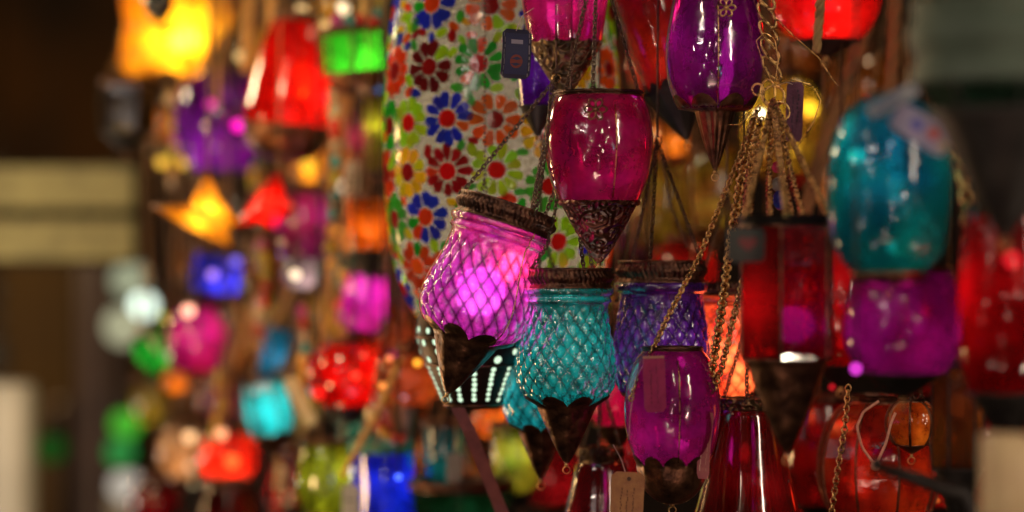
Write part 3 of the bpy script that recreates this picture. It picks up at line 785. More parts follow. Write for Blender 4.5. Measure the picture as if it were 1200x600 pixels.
# ================================================================== flower mosaic lamp
def mosaic():
    d = 2.25; s = K * d
    cxp, R0 = 588, 138
    def rpx(y):                                   # outline radius at photo row y
        t = [( -150, 40), (-120, 78), (-80, 102), (-40, 117), (0, 126), (60, 134), (130, 138), (200, 137), (260, 133), (310, 126), (350, 113), (378, 97), (392, 78)]
        for (a, ra), (b, rb) in zip(t, t[1:]):
            if y <= b:
                u = max(0, (y - a) / (b - a)); u = u if True else u
                return ra + (rb - ra) * u
        return 78
    ys = [-150 + i * 6 for i in range(91)]
    rs = [rpx(y) for y in ys]
    for _ in range(14):
        rs = [rs[0]] + [(rs[i - 1] + 2 * rs[i] + rs[i + 1]) / 4 for i in range(1, len(rs) - 1)] + [rs[-1]]
    def rr(y):
        u = min(max((y + 150) / 6, 0), len(ys) - 1.001); k = int(u)
        return rs[k] + (rs[k + 1] - rs[k]) * (u - k)
    base = P(cxp, 392, d)
    root = empty('mosaic_lamp', base)
    tag(root, 'large oval lamp covered in flower mosaic of coloured glass petals, lit inside', 'mosaic lamp')
    shell = MB()
    lathe(shell, [(rr(y) * s, (392 - y) * s) for y in ys], 120)
    m, nt, out = nodes('beaded_mosaic_ground')
    L = nt.links.new
    tc = nt.nodes.new('ShaderNodeTexCoord')
    vo = N(nt, 'ShaderNodeTexVoronoi', Scale=420.0)
    L(tc.outputs['Object'], vo.inputs['Vector'])
    rp = nt.nodes.new('ShaderNodeValToRGB')
    rp.color_ramp.elements[0].color = (.12, .108, .08, 1); rp.color_ramp.elements[1].color = (.06, .05, .035, 1)
    rp.color_ramp.elements[0].position = .2; rp.color_ramp.elements[1].position = .75
    L(vo.outputs['Distance'], rp.inputs['Fac'])
    bp = N(nt, 'ShaderNodeBump', Strength=.7, Distance=.002); L(vo.outputs['Distance'], bp.inputs['Height']); bp.invert = True
    df = N(nt, 'ShaderNodeBsdfDiffuse'); L(rp.outputs['Color'], df.inputs['Color']); L(bp.outputs['Normal'], df.inputs['Normal'])
    tl = N(nt, 'ShaderNodeBsdfTranslucent'); L(rp.outputs['Color'], tl.inputs['Color'])
    gl = N(nt, 'ShaderNodeBsdfAnisotropic', Roughness=.25); L(bp.outputs['Normal'], gl.inputs['Normal'])
    b = mix_shader(nt, .16, df.outputs[0], tl.outputs[0])
    L(mix_shader(nt, .05, b, gl.outputs[0]), out.inputs['Surface'])
    shell.build('shell', m, root, local=True)
    PAL = {'blue': (.03, .05, .80), 'orange': (.95, .16, .02), 'ored': (.85, .08, .02), 'maroon': (.20, .015, .02), 'green': (.03, .50, .04), 'lime': (.50, .85, .03),
           'yellow': (1., .72, .02), 'dred': (.45, .015, .02), 'red': (.75, .015, .015), 'amber': (.9, .35, .03), 'bgreen': (.08, .55, .06), 'white': (.6, .7, .6), 'cyan': (.1, .6, .6)}
    tiles = MB(); tcol = []
    def poly(th, yc, pts, col, lift):
        n = len(pts)
        vs = []
        for u, v in [(sum(p[0] for p in pts) / n, sum(p[1] for p in pts) / n)] + pts:
            y = yc + v; R = rr(y)
            a = th + u / max(R, 20)
            # th 0 faces the camera (-Y)
            q = (R * s + lift)
            vs.append((q * math.sin(a), -q * math.cos(a), (392 - y) * s))
        q0 = len(tiles.v)
        # little rim so that each tile has thickness
        rim = []
        for u, v in pts:
            y = yc + v; R = rr(y); a = th + u / max(R, 20); q = R * s - .0002
            rim.append((q * math.sin(a), -q * math.cos(a), (392 - y) * s))
        fs = [(0, 1 + i, 1 + (i + 1) % n) for i in range(n)] + [(1 + i, 1 + n + i, 1 + n + (i + 1) % n, 1 + (i + 1) % n) for i in range(n)]
        tiles.add(vs + rim, fs)
        c = tuple(x * random.uniform(.8, 1.2) for x in col)
        tcol.extend([c] * (1 + 2 * n))
    def flower(th, yc, pc, cc, np_=11, R=28):
        rot = random.random()
        jit = []
        for k in range(np_):
            a = 2 * PI * (k + rot) / np_ + random.uniform(-.06, .06)
            w = PI * R / np_ * .90
            ro = R * random.uniform(.93, 1.05)
            loc = [(R * .40, -w * .28), (R * .62, -w * .62), (ro * .84, -w * .80), (ro * .96, -w * .5), (ro, 0), (ro * .96, w * .5), (ro * .84, w * .80), (R * .62, w * .62), (R * .40, w * .28)]
            pts = [(x * math.cos(a) - y * math.sin(a), x * math.sin(a) + y * math.cos(a)) for x, y in loc]
            cols = PAL[pc]
            if random.random() < .07:
                cols = PAL[random.choice(['orange', 'lime', 'green', 'ored'])]
            poly(th, yc, pts, cols, .0012)
        poly(th, yc, [(R * .34 * math.cos(2 * PI * i / 12), R * .34 * math.sin(2 * PI * i / 12)) for i in range(12)], PAL[cc], .0018)
    explicit = [(510, 15, 'blue', 'ored'), (576, 20, 'orange', 'dred'), (466, 88, 'ored', 'dred'), (507, 87, 'maroon', 'dred'), (563, 85, 'green', 'red'), (483, 149, 'lime', 'red'),
                (528, 146, 'blue', 'red'), (581, 148, 'orange', 'dred'), (482, 205, 'yellow', 'dred'), (528, 205, 'dred', 'red'), (583, 204, 'lime', 'red'), (503, 256, 'blue', 'ored'),
                (493, 312, 'ored', 'orange'), (636, 160, 'yellow', 'red'), (642, 222, 'bgreen', 'red'), (560, 262, 'green', 'red'), (652, 284, 'lime', 'red'), (700, 262, 'yellow', 'red'),
                (466, 258, 'bgreen', 'dred'), (472, 338, 'blue', 'red'), (545, 318, 'yellow', 'red'), (604, 318, 'orange', 'red'), (690, 320, 'lime', 'red'), (698, 200, 'bgreen', 'red'),
                (456, 205, 'ored', 'dred'), (460, 150, 'green', 'dred'), (458, 306, 'bgreen', 'red')]
    taken = []
    for px, py, pc, cc in explicit:
        R = rr(py)
        th = math.asin(max(-.97, min(.97, (px - cxp) / R)))
        Rf = 30 if py != 338 else 25
        if all(abs(th - a) * R > 40 or abs(py - b) > 40 for a, b in taken):
            flower(th, py, pc, cc, random.choice([11, 12, 10]), Rf)
            taken.append((th, py))
    names = ['blue', 'orange', 'ored', 'green', 'lime', 'yellow', 'lime', 'bgreen', 'yellow']
    for row, y in enumerate([-104, -46, 18, 86, 147, 205, 258, 314, 352]):
        R = rr(y); n = int(2 * PI * R / 57)
        for k in range(n):
            th = 2 * PI * (k + .5 * (row % 2)) / n - PI
            if all(math.hypot((th - a) * R, y - b) > 52 for a, b in taken):
                flower(th, y, random.choice(names), random.choice(['red', 'dred']), 11, 26)
                taken.append((th, y))
    fills = []
    for _ in range(9000):                         # loose leaf tiles in the gaps
        th = random.uniform(-PI, PI); y = random.uniform(-130, 380); R = rr(y)
        if all(math.hypot((th - a) * R, y - b) > 33 for a, b in taken) and all(math.hypot((th - a) * R, y - b) > 9.3 for a, b in fills):
            fills.append((th, y))
            a = random.random() * 6; r = random.uniform(5.5, 9)
            loc = [(r * math.cos(t), r * .62 * math.sin(t)) for t in [2 * PI * i / 8 for i in range(8)]]
            pts = [(x * math.cos(a) - v * math.sin(a), x * math.sin(a) + v * math.cos(a)) for x, v in loc]
            poly(th, y, pts, PAL[random.choice(['lime', 'green', 'ored', 'blue', 'dred', 'bgreen', 'lime', 'yellow', 'orange', 'lime', 'bgreen', 'lime'])], .0012)
    m, nt, out = nodes('mosaic_glass_tiles')
    L = nt.links.new
    at = nt.nodes.new('ShaderNodeAttribute'); at.attribute_name = 'tile'
    df = N(nt, 'ShaderNodeBsdfDiffuse'); L(at.outputs['Color'], df.inputs['Color'])
    tl = N(nt, 'ShaderNodeBsdfTranslucent'); L(at.outputs['Color'], tl.inputs['Color'])
    gl = N(nt, 'ShaderNodeBsdfAnisotropic', Roughness=.12)
    L(mix_shader(nt, .04, mix_shader(nt, .82, df.outputs[0], tl.outputs[0]), gl.outputs[0]), out.inputs['Surface'])
    o = tiles.build('mosaic_tiles', m, root, local=True, smooth=False)
    ca = o.data.color_attributes.new('tile', 'FLOAT_COLOR', 'POINT')
    flat = []
    for c in tcol:
        flat += [*c, 1.0]
    ca.data.foreach_set('color', flat)
    c = MB()
    lathe(c, [(.001, -.012), (.010, -.010), (.016, -.004), (78 * s * .98, .0), (80 * s, .003), (79 * s, .006)], 60)
    c.build('base_cap', BRASS_DARK, root, local=True)
    c = MB()
    zt = (392 + 150) * s
    lathe(c, [(41 * s, zt - .002), (43 * s, zt + .004), (30 * s, zt + .014), (12 * s, zt + .02), (4 * s, zt + .03)], 40)
    c.build('top_cap', BRASS_DARK, root, local=True)
    c = MB()
    chain(c, [root.matrix_world @ Vector((0, 0, zt + .03)), Vector((base.x, d, CEIL))], .012, .005, .0014)
    c.build('hanging_chain', BRONZE, root)
    for y, p in ((60, 3.6), (210, 4.8), (310, 4.0)):
        lamp(P(cxp, y, d), p, (1, .88, .72), .02, root, 'bulb_light')
mosaic()

# ================================================================== pierced metal lamp with glowing holes
def pierced():
    d = 2.13; s = K * d
    cx = 555
    prof = [(30, 478), (33, 474), (36, 470), (62, 412), (66, 395), (66, 372), (58, 352), (40, 340)]
    root = empty('pierced_lamp', P(cx, 478, d))
    tag(root, 'dark pierced metal lamp with white glowing dots under the pink lantern', 'metal lamp')
    b = MB()
    lathe(b, [(r * s, (478 - y) * s) for r, y in prof], 64, cap0=True)
    b.build('body', principled('pierced_dark_metal', (.05, .022, .014), .5, .7, (.03, .012, .01), 60, .3), root, local=True)
    h = MB()
    def dot(th, y, r):
        for (ra, ya), (rb, yb) in zip(prof, prof[1:]):
            if yb <= y <= ya:
                R = ra + (rb - ra) * (y - ya) / (yb - ya)
                sl = (rb - ra) / (ya - yb)
                break
        n = Vector((math.sin(th), -math.cos(th), -sl)).normalized()
        c = Vector((R * s * math.sin(th), -R * s * math.cos(th), (478 - y) * s)) + n * .0006
        _, u, v = frame_of(n)
        vs = [c] + [c + (u * math.cos(t) + v * math.sin(t)) * r * s for t in [2 * PI * i / 10 for i in range(10)]]
        h.add(vs, [(0, 1 + i, 1 + (i + 1) % 10) for i in range(10)])
    n = 15
    U = random.uniform
    for k in range(n):
        th = 2 * PI * k / n + .03
        for y in range(430, 470, 6):
            dot(th + U(-.012, .012), y + U(-.6, .6), U(2.5, 3.3))
    for k in range(16):
        th = 2 * PI * k / 16 + .1
        dot(th + U(-.03, .03), (420 if k % 2 else 411) + U(-1, 1), U(3.6, 5.0))
    for k in range(18):
        th = 2 * PI * k / 18
        dot(th + U(-.03, .03), 400 + U(-1.5, 1.5), U(3.4, 4.6)); dot(th + .15, 386 + U(-1, 1), U(3, 4.2))
    h.build('light_holes', emit((.74, 1.0, .70), 1.15), root, local=True)
    r = MB()
    for y, R in ((474, 34), (427, 56.5), (395, 67)):
        torus(r, (0, 0, (478 - y) * s), Vector((1, 0, 0)), Vector((0, 1, 0)), R * s, R * s, 1.6 * s, 48, 6)
    r.build('rim', BRASS_DARK, root, local=True)
    c = MB()
    for k in range(3):
        t = 2 * PI * k / 3 + .5
        bead_chain(c, [root.matrix_world @ Vector((40 * s * math.cos(t), 40 * s * math.sin(t), 138 * s)), P(568, 210, 2.09)], .004, .0012)
    bead_chain(c, [P(568, 210, 2.09), Vector((P(568, 210, 2.09).x, 2.09, CEIL))], .004, .0012)
    c.build('hanging_chain', DARKCHAIN, root)
pierced()

# ================================================================== star and shade lamps at the left
def star_lamp(label, cx, cy, d, pts, depth, mat, lit, bulb=None, cat='star lantern'):
    s = K * d
    c = P(cx, cy, d)
    root = empty('star_lantern', c)
    tag(root, label, cat, 'glass star lanterns')
    ring = [P(x, y, d) for x, y in pts]
    n = len(ring)
    f = MB()
    apexes = [c + Vector((0, -depth * s, 0)), c + Vector((0, depth * s, 0))]
    for a in apexes:
        f.add([a] + ring, [(0, 1 + i, 1 + (i + 1) % n) for i in range(n)])
    f.build('glass', mat, root, smooth=False)
    e = MB()
    for i in range(n):
        tube(e, [ring[i], ring[(i + 1) % n]], .9 * s, 5)
        for a in apexes:
            tube(e, [ring[i], a], .8 * s, 5)
    e.build('frame', BRASS_DARK, root)
    t = MB()
    top = max(ring, key=lambda p: p.z)
    tube(t, [top, Vector((top.x + .01, d, CEIL))], 1.2 * s, 5)
    t.build('cord', CORD, root)
    lamp(c + Vector((0, -.006, 0)), lit[0], lit[1], .012, root)
    if bulb:
        b = MB(); ball(b, P(bulb[0], bulb[1], d) + Vector((0, -depth * s * .1, 0)), bulb[2] * s, 14, 8)
        b.build('bulb', emit(bulb[4], bulb[3]), root)

star_lamp('golden yellow glass star lantern with pale left point', 240, 250, 2.62,
          [(243, 198), (258, 232), (282, 262), (268, 270), (272, 293), (240, 277), (212, 264), (178, 241), (222, 240)], 26, glass((.95, .48, .03), .72, .15, .4, (.85, .38, .02), .1), (.14, (1, .8, .45)))
star_lamp('red glass star lantern beside the golden yellow star', 312, 240, 2.62,
          [(326, 198), (336, 230), (350, 246), (332, 254), (320, 272), (304, 260), (270, 268), (292, 240), (304, 222)], 24, glass((.88, .012, .008), .7, .15, .4), (.14, (1, .55, .3)))
star_lamp('large glowing yellow amber star shade with bright bulb at the top left', 210, 40, 3.0,
          [(136, -30), (176, -18), (214, -52), (250, -10), (296, -2), (272, 36), (240, 62), (240, 98), (196, 82), (150, 92), (138, 74), (146, 30)], 44, glass((.98, .44, .012), .75, .1, .4, (.95, .34, .008), .1),
          (1.3, (1, .74, .28)), (215, 44, 16, 55, (1, .92, .72)))

# ================================================================== gold chain, rings and charms in the middle
def big_chain():
    root = empty('curb_chain', P(898, 112, 1.97))
    tag(root, 'heavy gold curb chain hanging from the top with twisted links', 'chain')
    c = MB()
    pts = [Vector((P(893, -40, 1.97).x, 1.97, CEIL)), P(893, -40, 1.97), P(897, 0, 1.97), P(902, 55, 1.97), P(906, 100, 1.97)]
    for i, (p, d) in enumerate(resample(pts, 21 * K * 1.97)):
        d, u, v = frame_of(d)
        t = .35
        side = u * math.cos(t) + v * math.sin(t)
        dd = (d * .86 + side * .5).normalized()
        sd = (side * .86 - d * .5).normalized()
        torus(c, p, dd, sd, 17 * K * 1.97, 6.5 * K * 1.97, 2.1 * K * 1.97, 18, 6)
    c.build('chain', GOLD, root)
    for x, y, a, b, w in ((907, 112, 13, 12, 1.5), (913, 131, 13, 12, 1.4), (888, 105, 7, 7, 1.3), (900, 108, 9, 15, 1.3)):
        r = MB(); s = K * 1.965
        torus(r, P(x, y, 1.962 + random.uniform(-.004, .004)), Vector((1, .25, 0)).normalized(), Vector((0, 0.15, 1)).normalized(), a * s, b * s, w * s, 24, 7)
        r.build('ring', GOLD, root)
    w_ = MB(); s = K * 1.965                         # wire loops
    for loop in ([(904, 96), (893, 70), (886, 48), (896, 38), (908, 46), (912, 70), (908, 98)], [(908, 98), (930, 94), (952, 100), (962, 118), (954, 142), (936, 170), (920, 178)], [(880, 130), (868, 146), (852, 146)], [(908, 20), (930, 42), (960, 68), (975, 92), (985, 104)]):
        p3 = [P(x, y, 1.965) for x, y in loop]
        tube(w_, [p for p, _ in resample(p3, .003)], .7 * s, 5)
    w_.build('wire', GOLD, root)
big_chain()

def chain_thing(label, pts, mat, kind='link', name='hanging_chain', cat='chain', group='thin brass chains hanging in the stall', step=.0034, w=.0014, wire=.00055):
    p3 = [P(*p) for p in pts]
    root_loc = min(p3, key=lambda p: p.z)
    c = MB()
    if kind == 'link':
        chain(c, p3, step, w, wire)
    elif kind == 'rope':
        for ph in (0, PI * 2 / 3, PI * 4 / 3):
            q = []
            for i, (p, d) in enumerate(resample(p3, w * .9)):
                d, u, v = frame_of(d)
                t = ph + i * .75
                q.append(p + (u * math.cos(t) + v * math.sin(t)) * w * .5)
            tube(c, q, w * .55, 5)
    else:
        bead_chain(c, p3, step, w)
    o = c.build(name, mat)
    o.data.transform(Matrix.Translation(-root_loc)); o.location = root_loc
    tag(o, label, cat, group)
    return o

chain_thing('long dark gold chain slanting from the gold ring down to the magenta lantern', [(888, 128, 1.96), (868, 180, 1.958), (820, 300, 1.955), (782, 372, 1.95), (738, 470, 1.945)], GOLD, step=.0032, w=.0020, wire=.0009)
chain_thing('thick doubled gold chain falling nearly straight beside the orange red crackle glass', [(884, 140, 1.955), (869, 205, 1.95), (858, 270, 1.95), (846, 360, 1.95), (830, 460, 1.95)], GOLD, step=.0036, w=.0034, wire=.0013)
chain_thing('short gold chain over the orange red crackle glass', [(870, 330, 1.955), (858, 380, 1.955), (846, 430, 1.955), (834, 462, 1.95)], GOLD, step=.0032, w=.0024, wire=.0010)
chain_thing('gold chain with loop hanging in front of the amber lantern', [(994, 455, 1.96), (990, 500, 1.96), (980, 560, 1.96), (972, 620, 1.96)], GOLD, step=.0042, w=.0024, wire=.0008)
for i, (lb, pts) in enumerate([
    ('dark chain left of the lime lantern right of the brass cone', [(764, 90, 2.2), (762, 200, 2.2), (757, 300, 2.2)]),
    ('dark chain hanging under the crimson leaning lantern', [(775, 180, 2.15), (786, 240, 2.15), (806, 290, 2.15)]),
    ('gold chain falling from the ring to the red hexagon left corner', [(890, 150, 1.96), (884, 200, 1.93), (880, 252, 1.87)]),
    ('dark chain behind the brass cone above the purple quilted lantern', [(735, 220, 2.2), (737, 270, 2.2), (733, 306, 2.1)]),
    ('chain passing the right side of the tilted pink lantern toward its rim', [(668, 110, 1.99), (650, 250, 1.985), (640, 290, 1.98), (622, 316, 1.98)]),
    ('dark beaded chain over the left of the crimson lantern', [(646, 100, 1.95), (641, 170, 1.945), (628, 250, 1.96)]),
    ('blurred brass chain right of the turquoise dome lantern', [(1100, 130, 1.68), (1128, 200, 1.68), (1135, 262, 1.68), (1130, 330, 1.7)]),
    ('blurred brass chain falling over the left of the dark red six sided lantern', [(945, 262, 1.79), (950, 340, 1.79), (946, 440, 1.79)]),
]):
    chain_thing(lb, pts, GOLD if i in (2, 7, 6) else DARKCHAIN, step=.0034 if pts[0][2] > 1.9 else .008, w=.0014 if pts[0][2] > 1.9 else .0042, wire=.00055 if pts[0][2] > 1.9 else .0017)

for lb, pts in [('thin gold chain fanning from the ring to the back of the red hexagon', [(892, 140, 1.95), (878, 200, 1.93), (872, 256, 1.88)]),
                ('thin gold chain fanning from the ring past the pink bead', [(905, 145, 1.955), (901, 200, 1.93), (902, 255, 1.86)]),
                ('thin gold chain fanning rightmost from the ring to the red hexagon rim', [(914, 145, 1.95), (926, 200, 1.92), (942, 258, 1.85)]),
                ('thin gold chain fanning steeply just right of the blue bead', [(910, 150, 1.95), (918, 210, 1.94), (930, 262, 1.86)])]:
    chain_thing(lb, pts, GOLD, step=.0034, w=.0021, wire=.0009)

def beaded_loop():
    c = MB()
    pts = [P(x, y, 1.98) for x, y in [(1030, 470), (1012, 482), (1004, 500), (1010, 524), (1026, 546), (1038, 520), (1044, 496), (1050, 482)]]
    tube(c, [p for p, _ in resample(pts, .004)], 1.7 * K * 2, 6)
    ball(c, P(1026, 546, 1.98), 6 * K * 2, 10, 6)
    o = c.build('cord_loop', principled('pink_tan_cord', (.8, .42, .28), .5, 0, (.6, .26, .18), 200, .4))
    l = P(1026, 546, 1.98); o.data.transform(Matrix.Translation(-l)); o.location = l
    tag(o, 'pinkish knotted cord loop hanging in front of the amber lantern', 'cord')
beaded_loop()

# filigree flower ornament on the crimson lantern, charms
def rosette(label, px, py, d, r, mat, name='filigree_ornament'):
    s = K * d; c = P(px, py, d); m = MB()
    for k in range(6):
        a = 2 * PI * k / 6
        q = c + Vector((math.cos(a), 0, math.sin(a))) * r * .6 * s
        torus(m, q, Vector((math.cos(a), 0, math.sin(a))), Vector((-math.sin(a), 0, math.cos(a))), r * .42 * s, r * .28 * s, r * .09 * s, 12, 5)
        ball(m, c + Vector((math.cos(a), -.1, math.sin(a))) * r * s, r * .13 * s, 8, 5)
    ball(m, c + Vector((0, -.0006, 0)), r * .26 * s, 10, 6)
    o = m.build(name, mat); o.data.transform(Matrix.Translation(-c)); o.location = c
    tag(o, label, 'ornament')
rosette('dark filigree flower ornament on the front of the crimson lantern', 698, 128, 1.938, 13, BRASS_DARK)
rosette('gold filigree button on the front of the purple lantern', 851, 9, 1.944, 11, GOLD)
rosette('dark round charm on the chain beside the magenta lantern', 826, 458, 1.942, 10, BRASS_DARK)

def bead_charm():
    s = K * 1.97
    root = empty('bead_charm', P(912, 245, 1.95))
    tag(root, 'pink and blue bead charm hanging between the gold chains', 'charm')
    b = MB(); ball(b, P(911, 196, 1.95), 7 * s, 12, 8); b.build('bead', principled('pink_bead', (.85, .04, .16), .2, 0, (.6, .03, .1), 90, .1), root)
    b = MB(); ball(b, P(913, 216, 1.95), 9 * s, 12, 8); b.build('bead', principled('grey_bead', (.35, .3, .26), .3, 0, (.12, .1, .1), 120, .2), root)
    b = MB(); ball(b, P(915, 234, 1.95), 10 * s, 12, 8, sc3=(1, 1, 1.25)); b.build('bead', principled('blue_bead', (.02, .03, .35), .2, 0, (.02, .02, .2), 100, .1), root)
    b = MB(); tube(b, [P(913, 140, 1.955), P(911, 196, 1.95), P(915, 240, 1.95)], .8 * s, 5); b.build('string', DARKCHAIN, root)
bead_charm()

# ================================================================== paper tags and cards
def card(label, px, py, d, w, h, col, col2=None, tilt=0, yaw=0, marks=(), string=None, cat='paper tag', name='price_tag', thick=.0007, hole=True):
    s = K * d
    c = P(px, py, d)
    root = empty(name, c, (0, math.radians(tilt), math.radians(yaw)))
    tag(root, label, cat)
    curl = random.uniform(-.10, .10) * h; bend = random.uniform(-.05, .05)
    def yy(x, z):
        return (curl * ((2 * z / h) ** 2 - .4) + bend * x * (2 * z / h)) * s
    m = MB(); rows = 12; vs = []; fs = []
    for side in (-1, 1):
        for j in range(rows + 1):
            v = j / rows; z = (v - .5) * h
            inset = .14 * w * max(0, 1 - min(v, 1 - v) * rows)
            for x in (-w / 2 + inset, -w / 6, w / 6, w / 2 - inset):
                vs.append((x * s, yy(x, z) + side * thick / 2, z * s))
    n_ = 4 * (rows + 1)
    for j in range(rows):
        for i in range(3):
            q = j * 4 + i
            fs += [(q, q + 1, q + 5, q + 4), (n_ + q, n_ + q + 4, n_ + q + 5, n_ + q + 1)]
        for i in (0, 3):
            q = j * 4 + i
            fs.append((q, q + 4, n_ + q + 4, n_ + q))
    for j in (0, rows):
        for i in range(3):
            q = j * 4 + i
            fs.append((q, q + 1, n_ + q + 1, n_ + q))
    m.add(vs, fs)
    m.build('card', principled('paper_card', col, .7, 0, col2 or tuple(x * .7 for x in col), 130, .4), root, local=True, smooth=False)
    for (x, z, mw, mh, mc, kind) in marks:
        k = MB(); e_ = -thick / 2 - .0004
        if kind == 'heart':
            pts = []
            for i in range(28):
                t = 2 * PI * i / 28
                pts.append((x + mw * math.sin(t) ** 3 / 2, z + mh * (13 * math.cos(t) - 5 * math.cos(2 * t) - 2 * math.cos(3 * t) - math.cos(4 * t)) / 32))
            k.add([(a_ * s, yy(a_, b_) + e_, b_ * s) for a_, b_ in [(x, z)] + pts], [(0, 1 + i, 1 + (i + 1) % 28) for i in range(28)])
        elif kind == 'disc':
            pts = [(x + mw / 2 * math.cos(t), z + mh / 2 * math.sin(t)) for t in [2 * PI * i / 20 for i in range(20)]]
            k.add([(a_ * s, yy(a_, b_) + e_, b_ * s) for a_, b_ in [(x, z)] + pts], [(0, 1 + i, 1 + (i + 1) % 20) for i in range(20)])
        else:
            segs = 8; broken = mw < 3 and mh > 20
            for i in range(segs):
                za = z - mh / 2 + mh * i / segs; zb = za + mh / segs * (random.uniform(.45, 1.0) if broken else 1)
                jx = random.uniform(-.7, .7) if broken else 0
                q = [(x - mw / 2 + jx, za), (x + mw / 2 + jx, za), (x + mw / 2 + jx, zb), (x - mw / 2 + jx, zb)]
                k.add([(a_ * s, yy(a_, b_) + e_, b_ * s) for a_, b_ in q], [(0, 1, 2, 3)])
        k.build('printed_mark', principled('print_ink', mc, .6, 0, tuple(q * .8 for q in mc), 90, .05), root, local=True)
    if string:
        k = MB()
        tube(k, [p for p, _ in resample([P(*q) for q in string], .004)], .55 * s, 5)
        k.build('string', principled('tag_string', (.6, .45, .4), .7), root)
    return root
INK = (.03, .02, .03)
card('small dark blue picture card with a red disc in a pale border', 605, 63, 1.97, 35, 58, (.010, .010, .04), (.012, .008, .03), 3, 12,
     [(0, 0, 27, 48, (.012, .014, .07), 'bar'), (0, -9, 15, 16, (.16, .02, .015), 'disc'), (0, 14, 14, 5, (.25, .22, .3), 'bar'), (-15, 0, 1.2, 52, (.10, .09, .13), 'bar'), (15, 0, 1.2, 52, (.2, .17, .22), 'bar')], [(605, 36, 1.97), (612, 18, 1.98), (628, 8, 1.99)], 'card', 'picture_card')
card('purple brown paper tag hanging at the gold ring in front of the yellow glow', 931, 131, 1.985, 20, 70, (.14, .045, .09), (.10, .03, .06), 2, -15,
     [(4, 8, 2, 40, (.05, .02, .04), 'bar'), (-2, -2, 1.4, 44, (.06, .02, .05), 'bar')], [(912, 100, 1.965), (922, 96, 1.98), (931, 100, 1.984)])
card('faded pink paper tag with thin writing lying over the magenta lantern', 767, 450, 1.905, 26, 66, (.42, .03, .14), (.34, .02, .13), -2, 4,
     [(-4, -2, 1.6, 42, (.25, .015, .09), 'bar'), (3, 0, 1.2, 46, (.27, .015, .1), 'bar'), (0, 31.5, 25, 3, (.55, .26, .2), 'bar')], [(767, 419, 1.905), (752, 430, 1.91), (744, 446, 1.915), (738, 490, 1.915), (737, 520, 1.925)])
card('narrow pale pink tag hanging under the dark round charm', 826, 522, 1.94, 15, 78, (.24, .05, .07), (.30, .08, .08), 5, 10,
     [(-4, 0, 1.2, 60, (.5, .25, .22), 'bar'), (3, 0, 1.2, 60, (.4, .15, .13), 'bar')], [(831, 484, 1.94), (830, 472, 1.942), (826, 462, 1.944)])
card('tan cardboard tag with a hole and faint writing at the bottom centre', 735, 582, 1.93, 39, 58, (.50, .24, .10), (.40, .17, .08), 3, 0,
     [(1, 21, 5, 5, (.12, .05, .03), 'disc'), (-7, -4, 1.4, 30, (.22, .09, .04), 'bar'), (0, -5, 1.3, 26, (.22, .09, .04), 'bar'), (7, -3, 1.4, 28, (.24, .1, .05), 'bar')], [(735, 560, 1.93), (728, 538, 1.94), (718, 520, 1.96)])
card('grey label card with a small red heart at the red six sided lantern', 874, 287, 1.69, 46, 40, (.032, .03, .026), (.02, .018, .016), 0, 12,
     [(2, 2, 24, 19, (.13, .006, .008), 'heart')], None, 'label card', 'label_card')
card('white folded paper label with blue print on the turquoise dome lantern', 1046, 118, 1.565, 64, 18, (.32, .33, .36), (.24, .28, .36), -28, 0,
     [(-8, 0, 30, 4, (.10, .14, .3), 'bar')], None, 'paper label', 'label_card')
card('lilac paper label with blue and red patches on the turquoise dome lantern', 1080, 152, 1.57, 74, 34, (.27, .22, .36), (.22, .22, .32), 32, 0,
     [(-8, 2, 16, 11, (.06, .07, .4), 'disc'), (14, 3, 14, 13, (.45, .07, .05), 'disc'), (30, -4, 10, 12, (.35, .26, .18), 'bar')], None, 'paper label', 'label_card')
card('cream paper tag hanging left of the mosaic lamp', 412, 214, 2.6, 19, 50, (.62, .55, .42), None, 4, 20, [(0, 4, 12, 2, INK, 'bar'), (0, -4, 12, 2, INK, 'bar')], [(412, 190, 2.6), (418, 150, 2.62), (424, 60, 2.65)])
card('white paper tag at the bottom beside the royal blue jar', 411, 588, 2.45, 20, 40, (.55, .55, .55), None, 0, 0, [(0, 2, 12, 2, INK, 'bar')], [(411, 568, 2.45), (418, 540, 2.47)])
card('pale beige tag leaning over the teal strip and red ball lantern', 352, 470, 2.6, 16, 62, (.62, .50, .30), None, -28, 0, [], [(338, 442, 2.6), (352, 380, 2.62)])
card('small grey white tag at the bottom behind the strap', 532, 548, 2.4, 18, 34, (.32, .28, .26), None, 0, 0, [], [(532, 532, 2.4), (534, 500, 2.42)])

# strap
def strap(label, pts, w, mat, name='strap', cat='strap'):
    p3 = [P(*p) for p in pts]
    m = MB(); vs, fs = [], []
    for i, p in enumerate(p3):
        s = K * pts[i][2]
        for dx, dy in ((-w / 2, 0), (w / 2, 0), (w / 2, .004), (-w / 2, .004)):
            vs.append(p + Vector((dx * s, dy, 0)))
    for i in range(len(p3) - 1):
        for k in range(4):
            l = (k + 1) % 4
            fs.append((i * 4 + k, i * 4 + l, i * 4 + 4 + l, i * 4 + 4 + k))
    fs += [(3, 2, 1, 0), tuple(len(vs) - 4 + k for k in range(4))]
    m.add(vs, fs)
    c = p3[-1]
    o = m.build(name, mat, smooth=False); o.data.transform(Matrix.Translation(-c)); o.location = c
    tag(o, label, cat)
strap('dusty pink brown strap hanging diagonally below the pierced lamp', [(536, 478, 2.1), (550, 505, 2.1), (566, 545, 2.11), (584, 590, 2.12), (604, 640, 2.12)], 16,
      principled('dusty_pink_cloth', (.30, .09, .08), .8, 0, (.2, .06, .06), 80, .4))

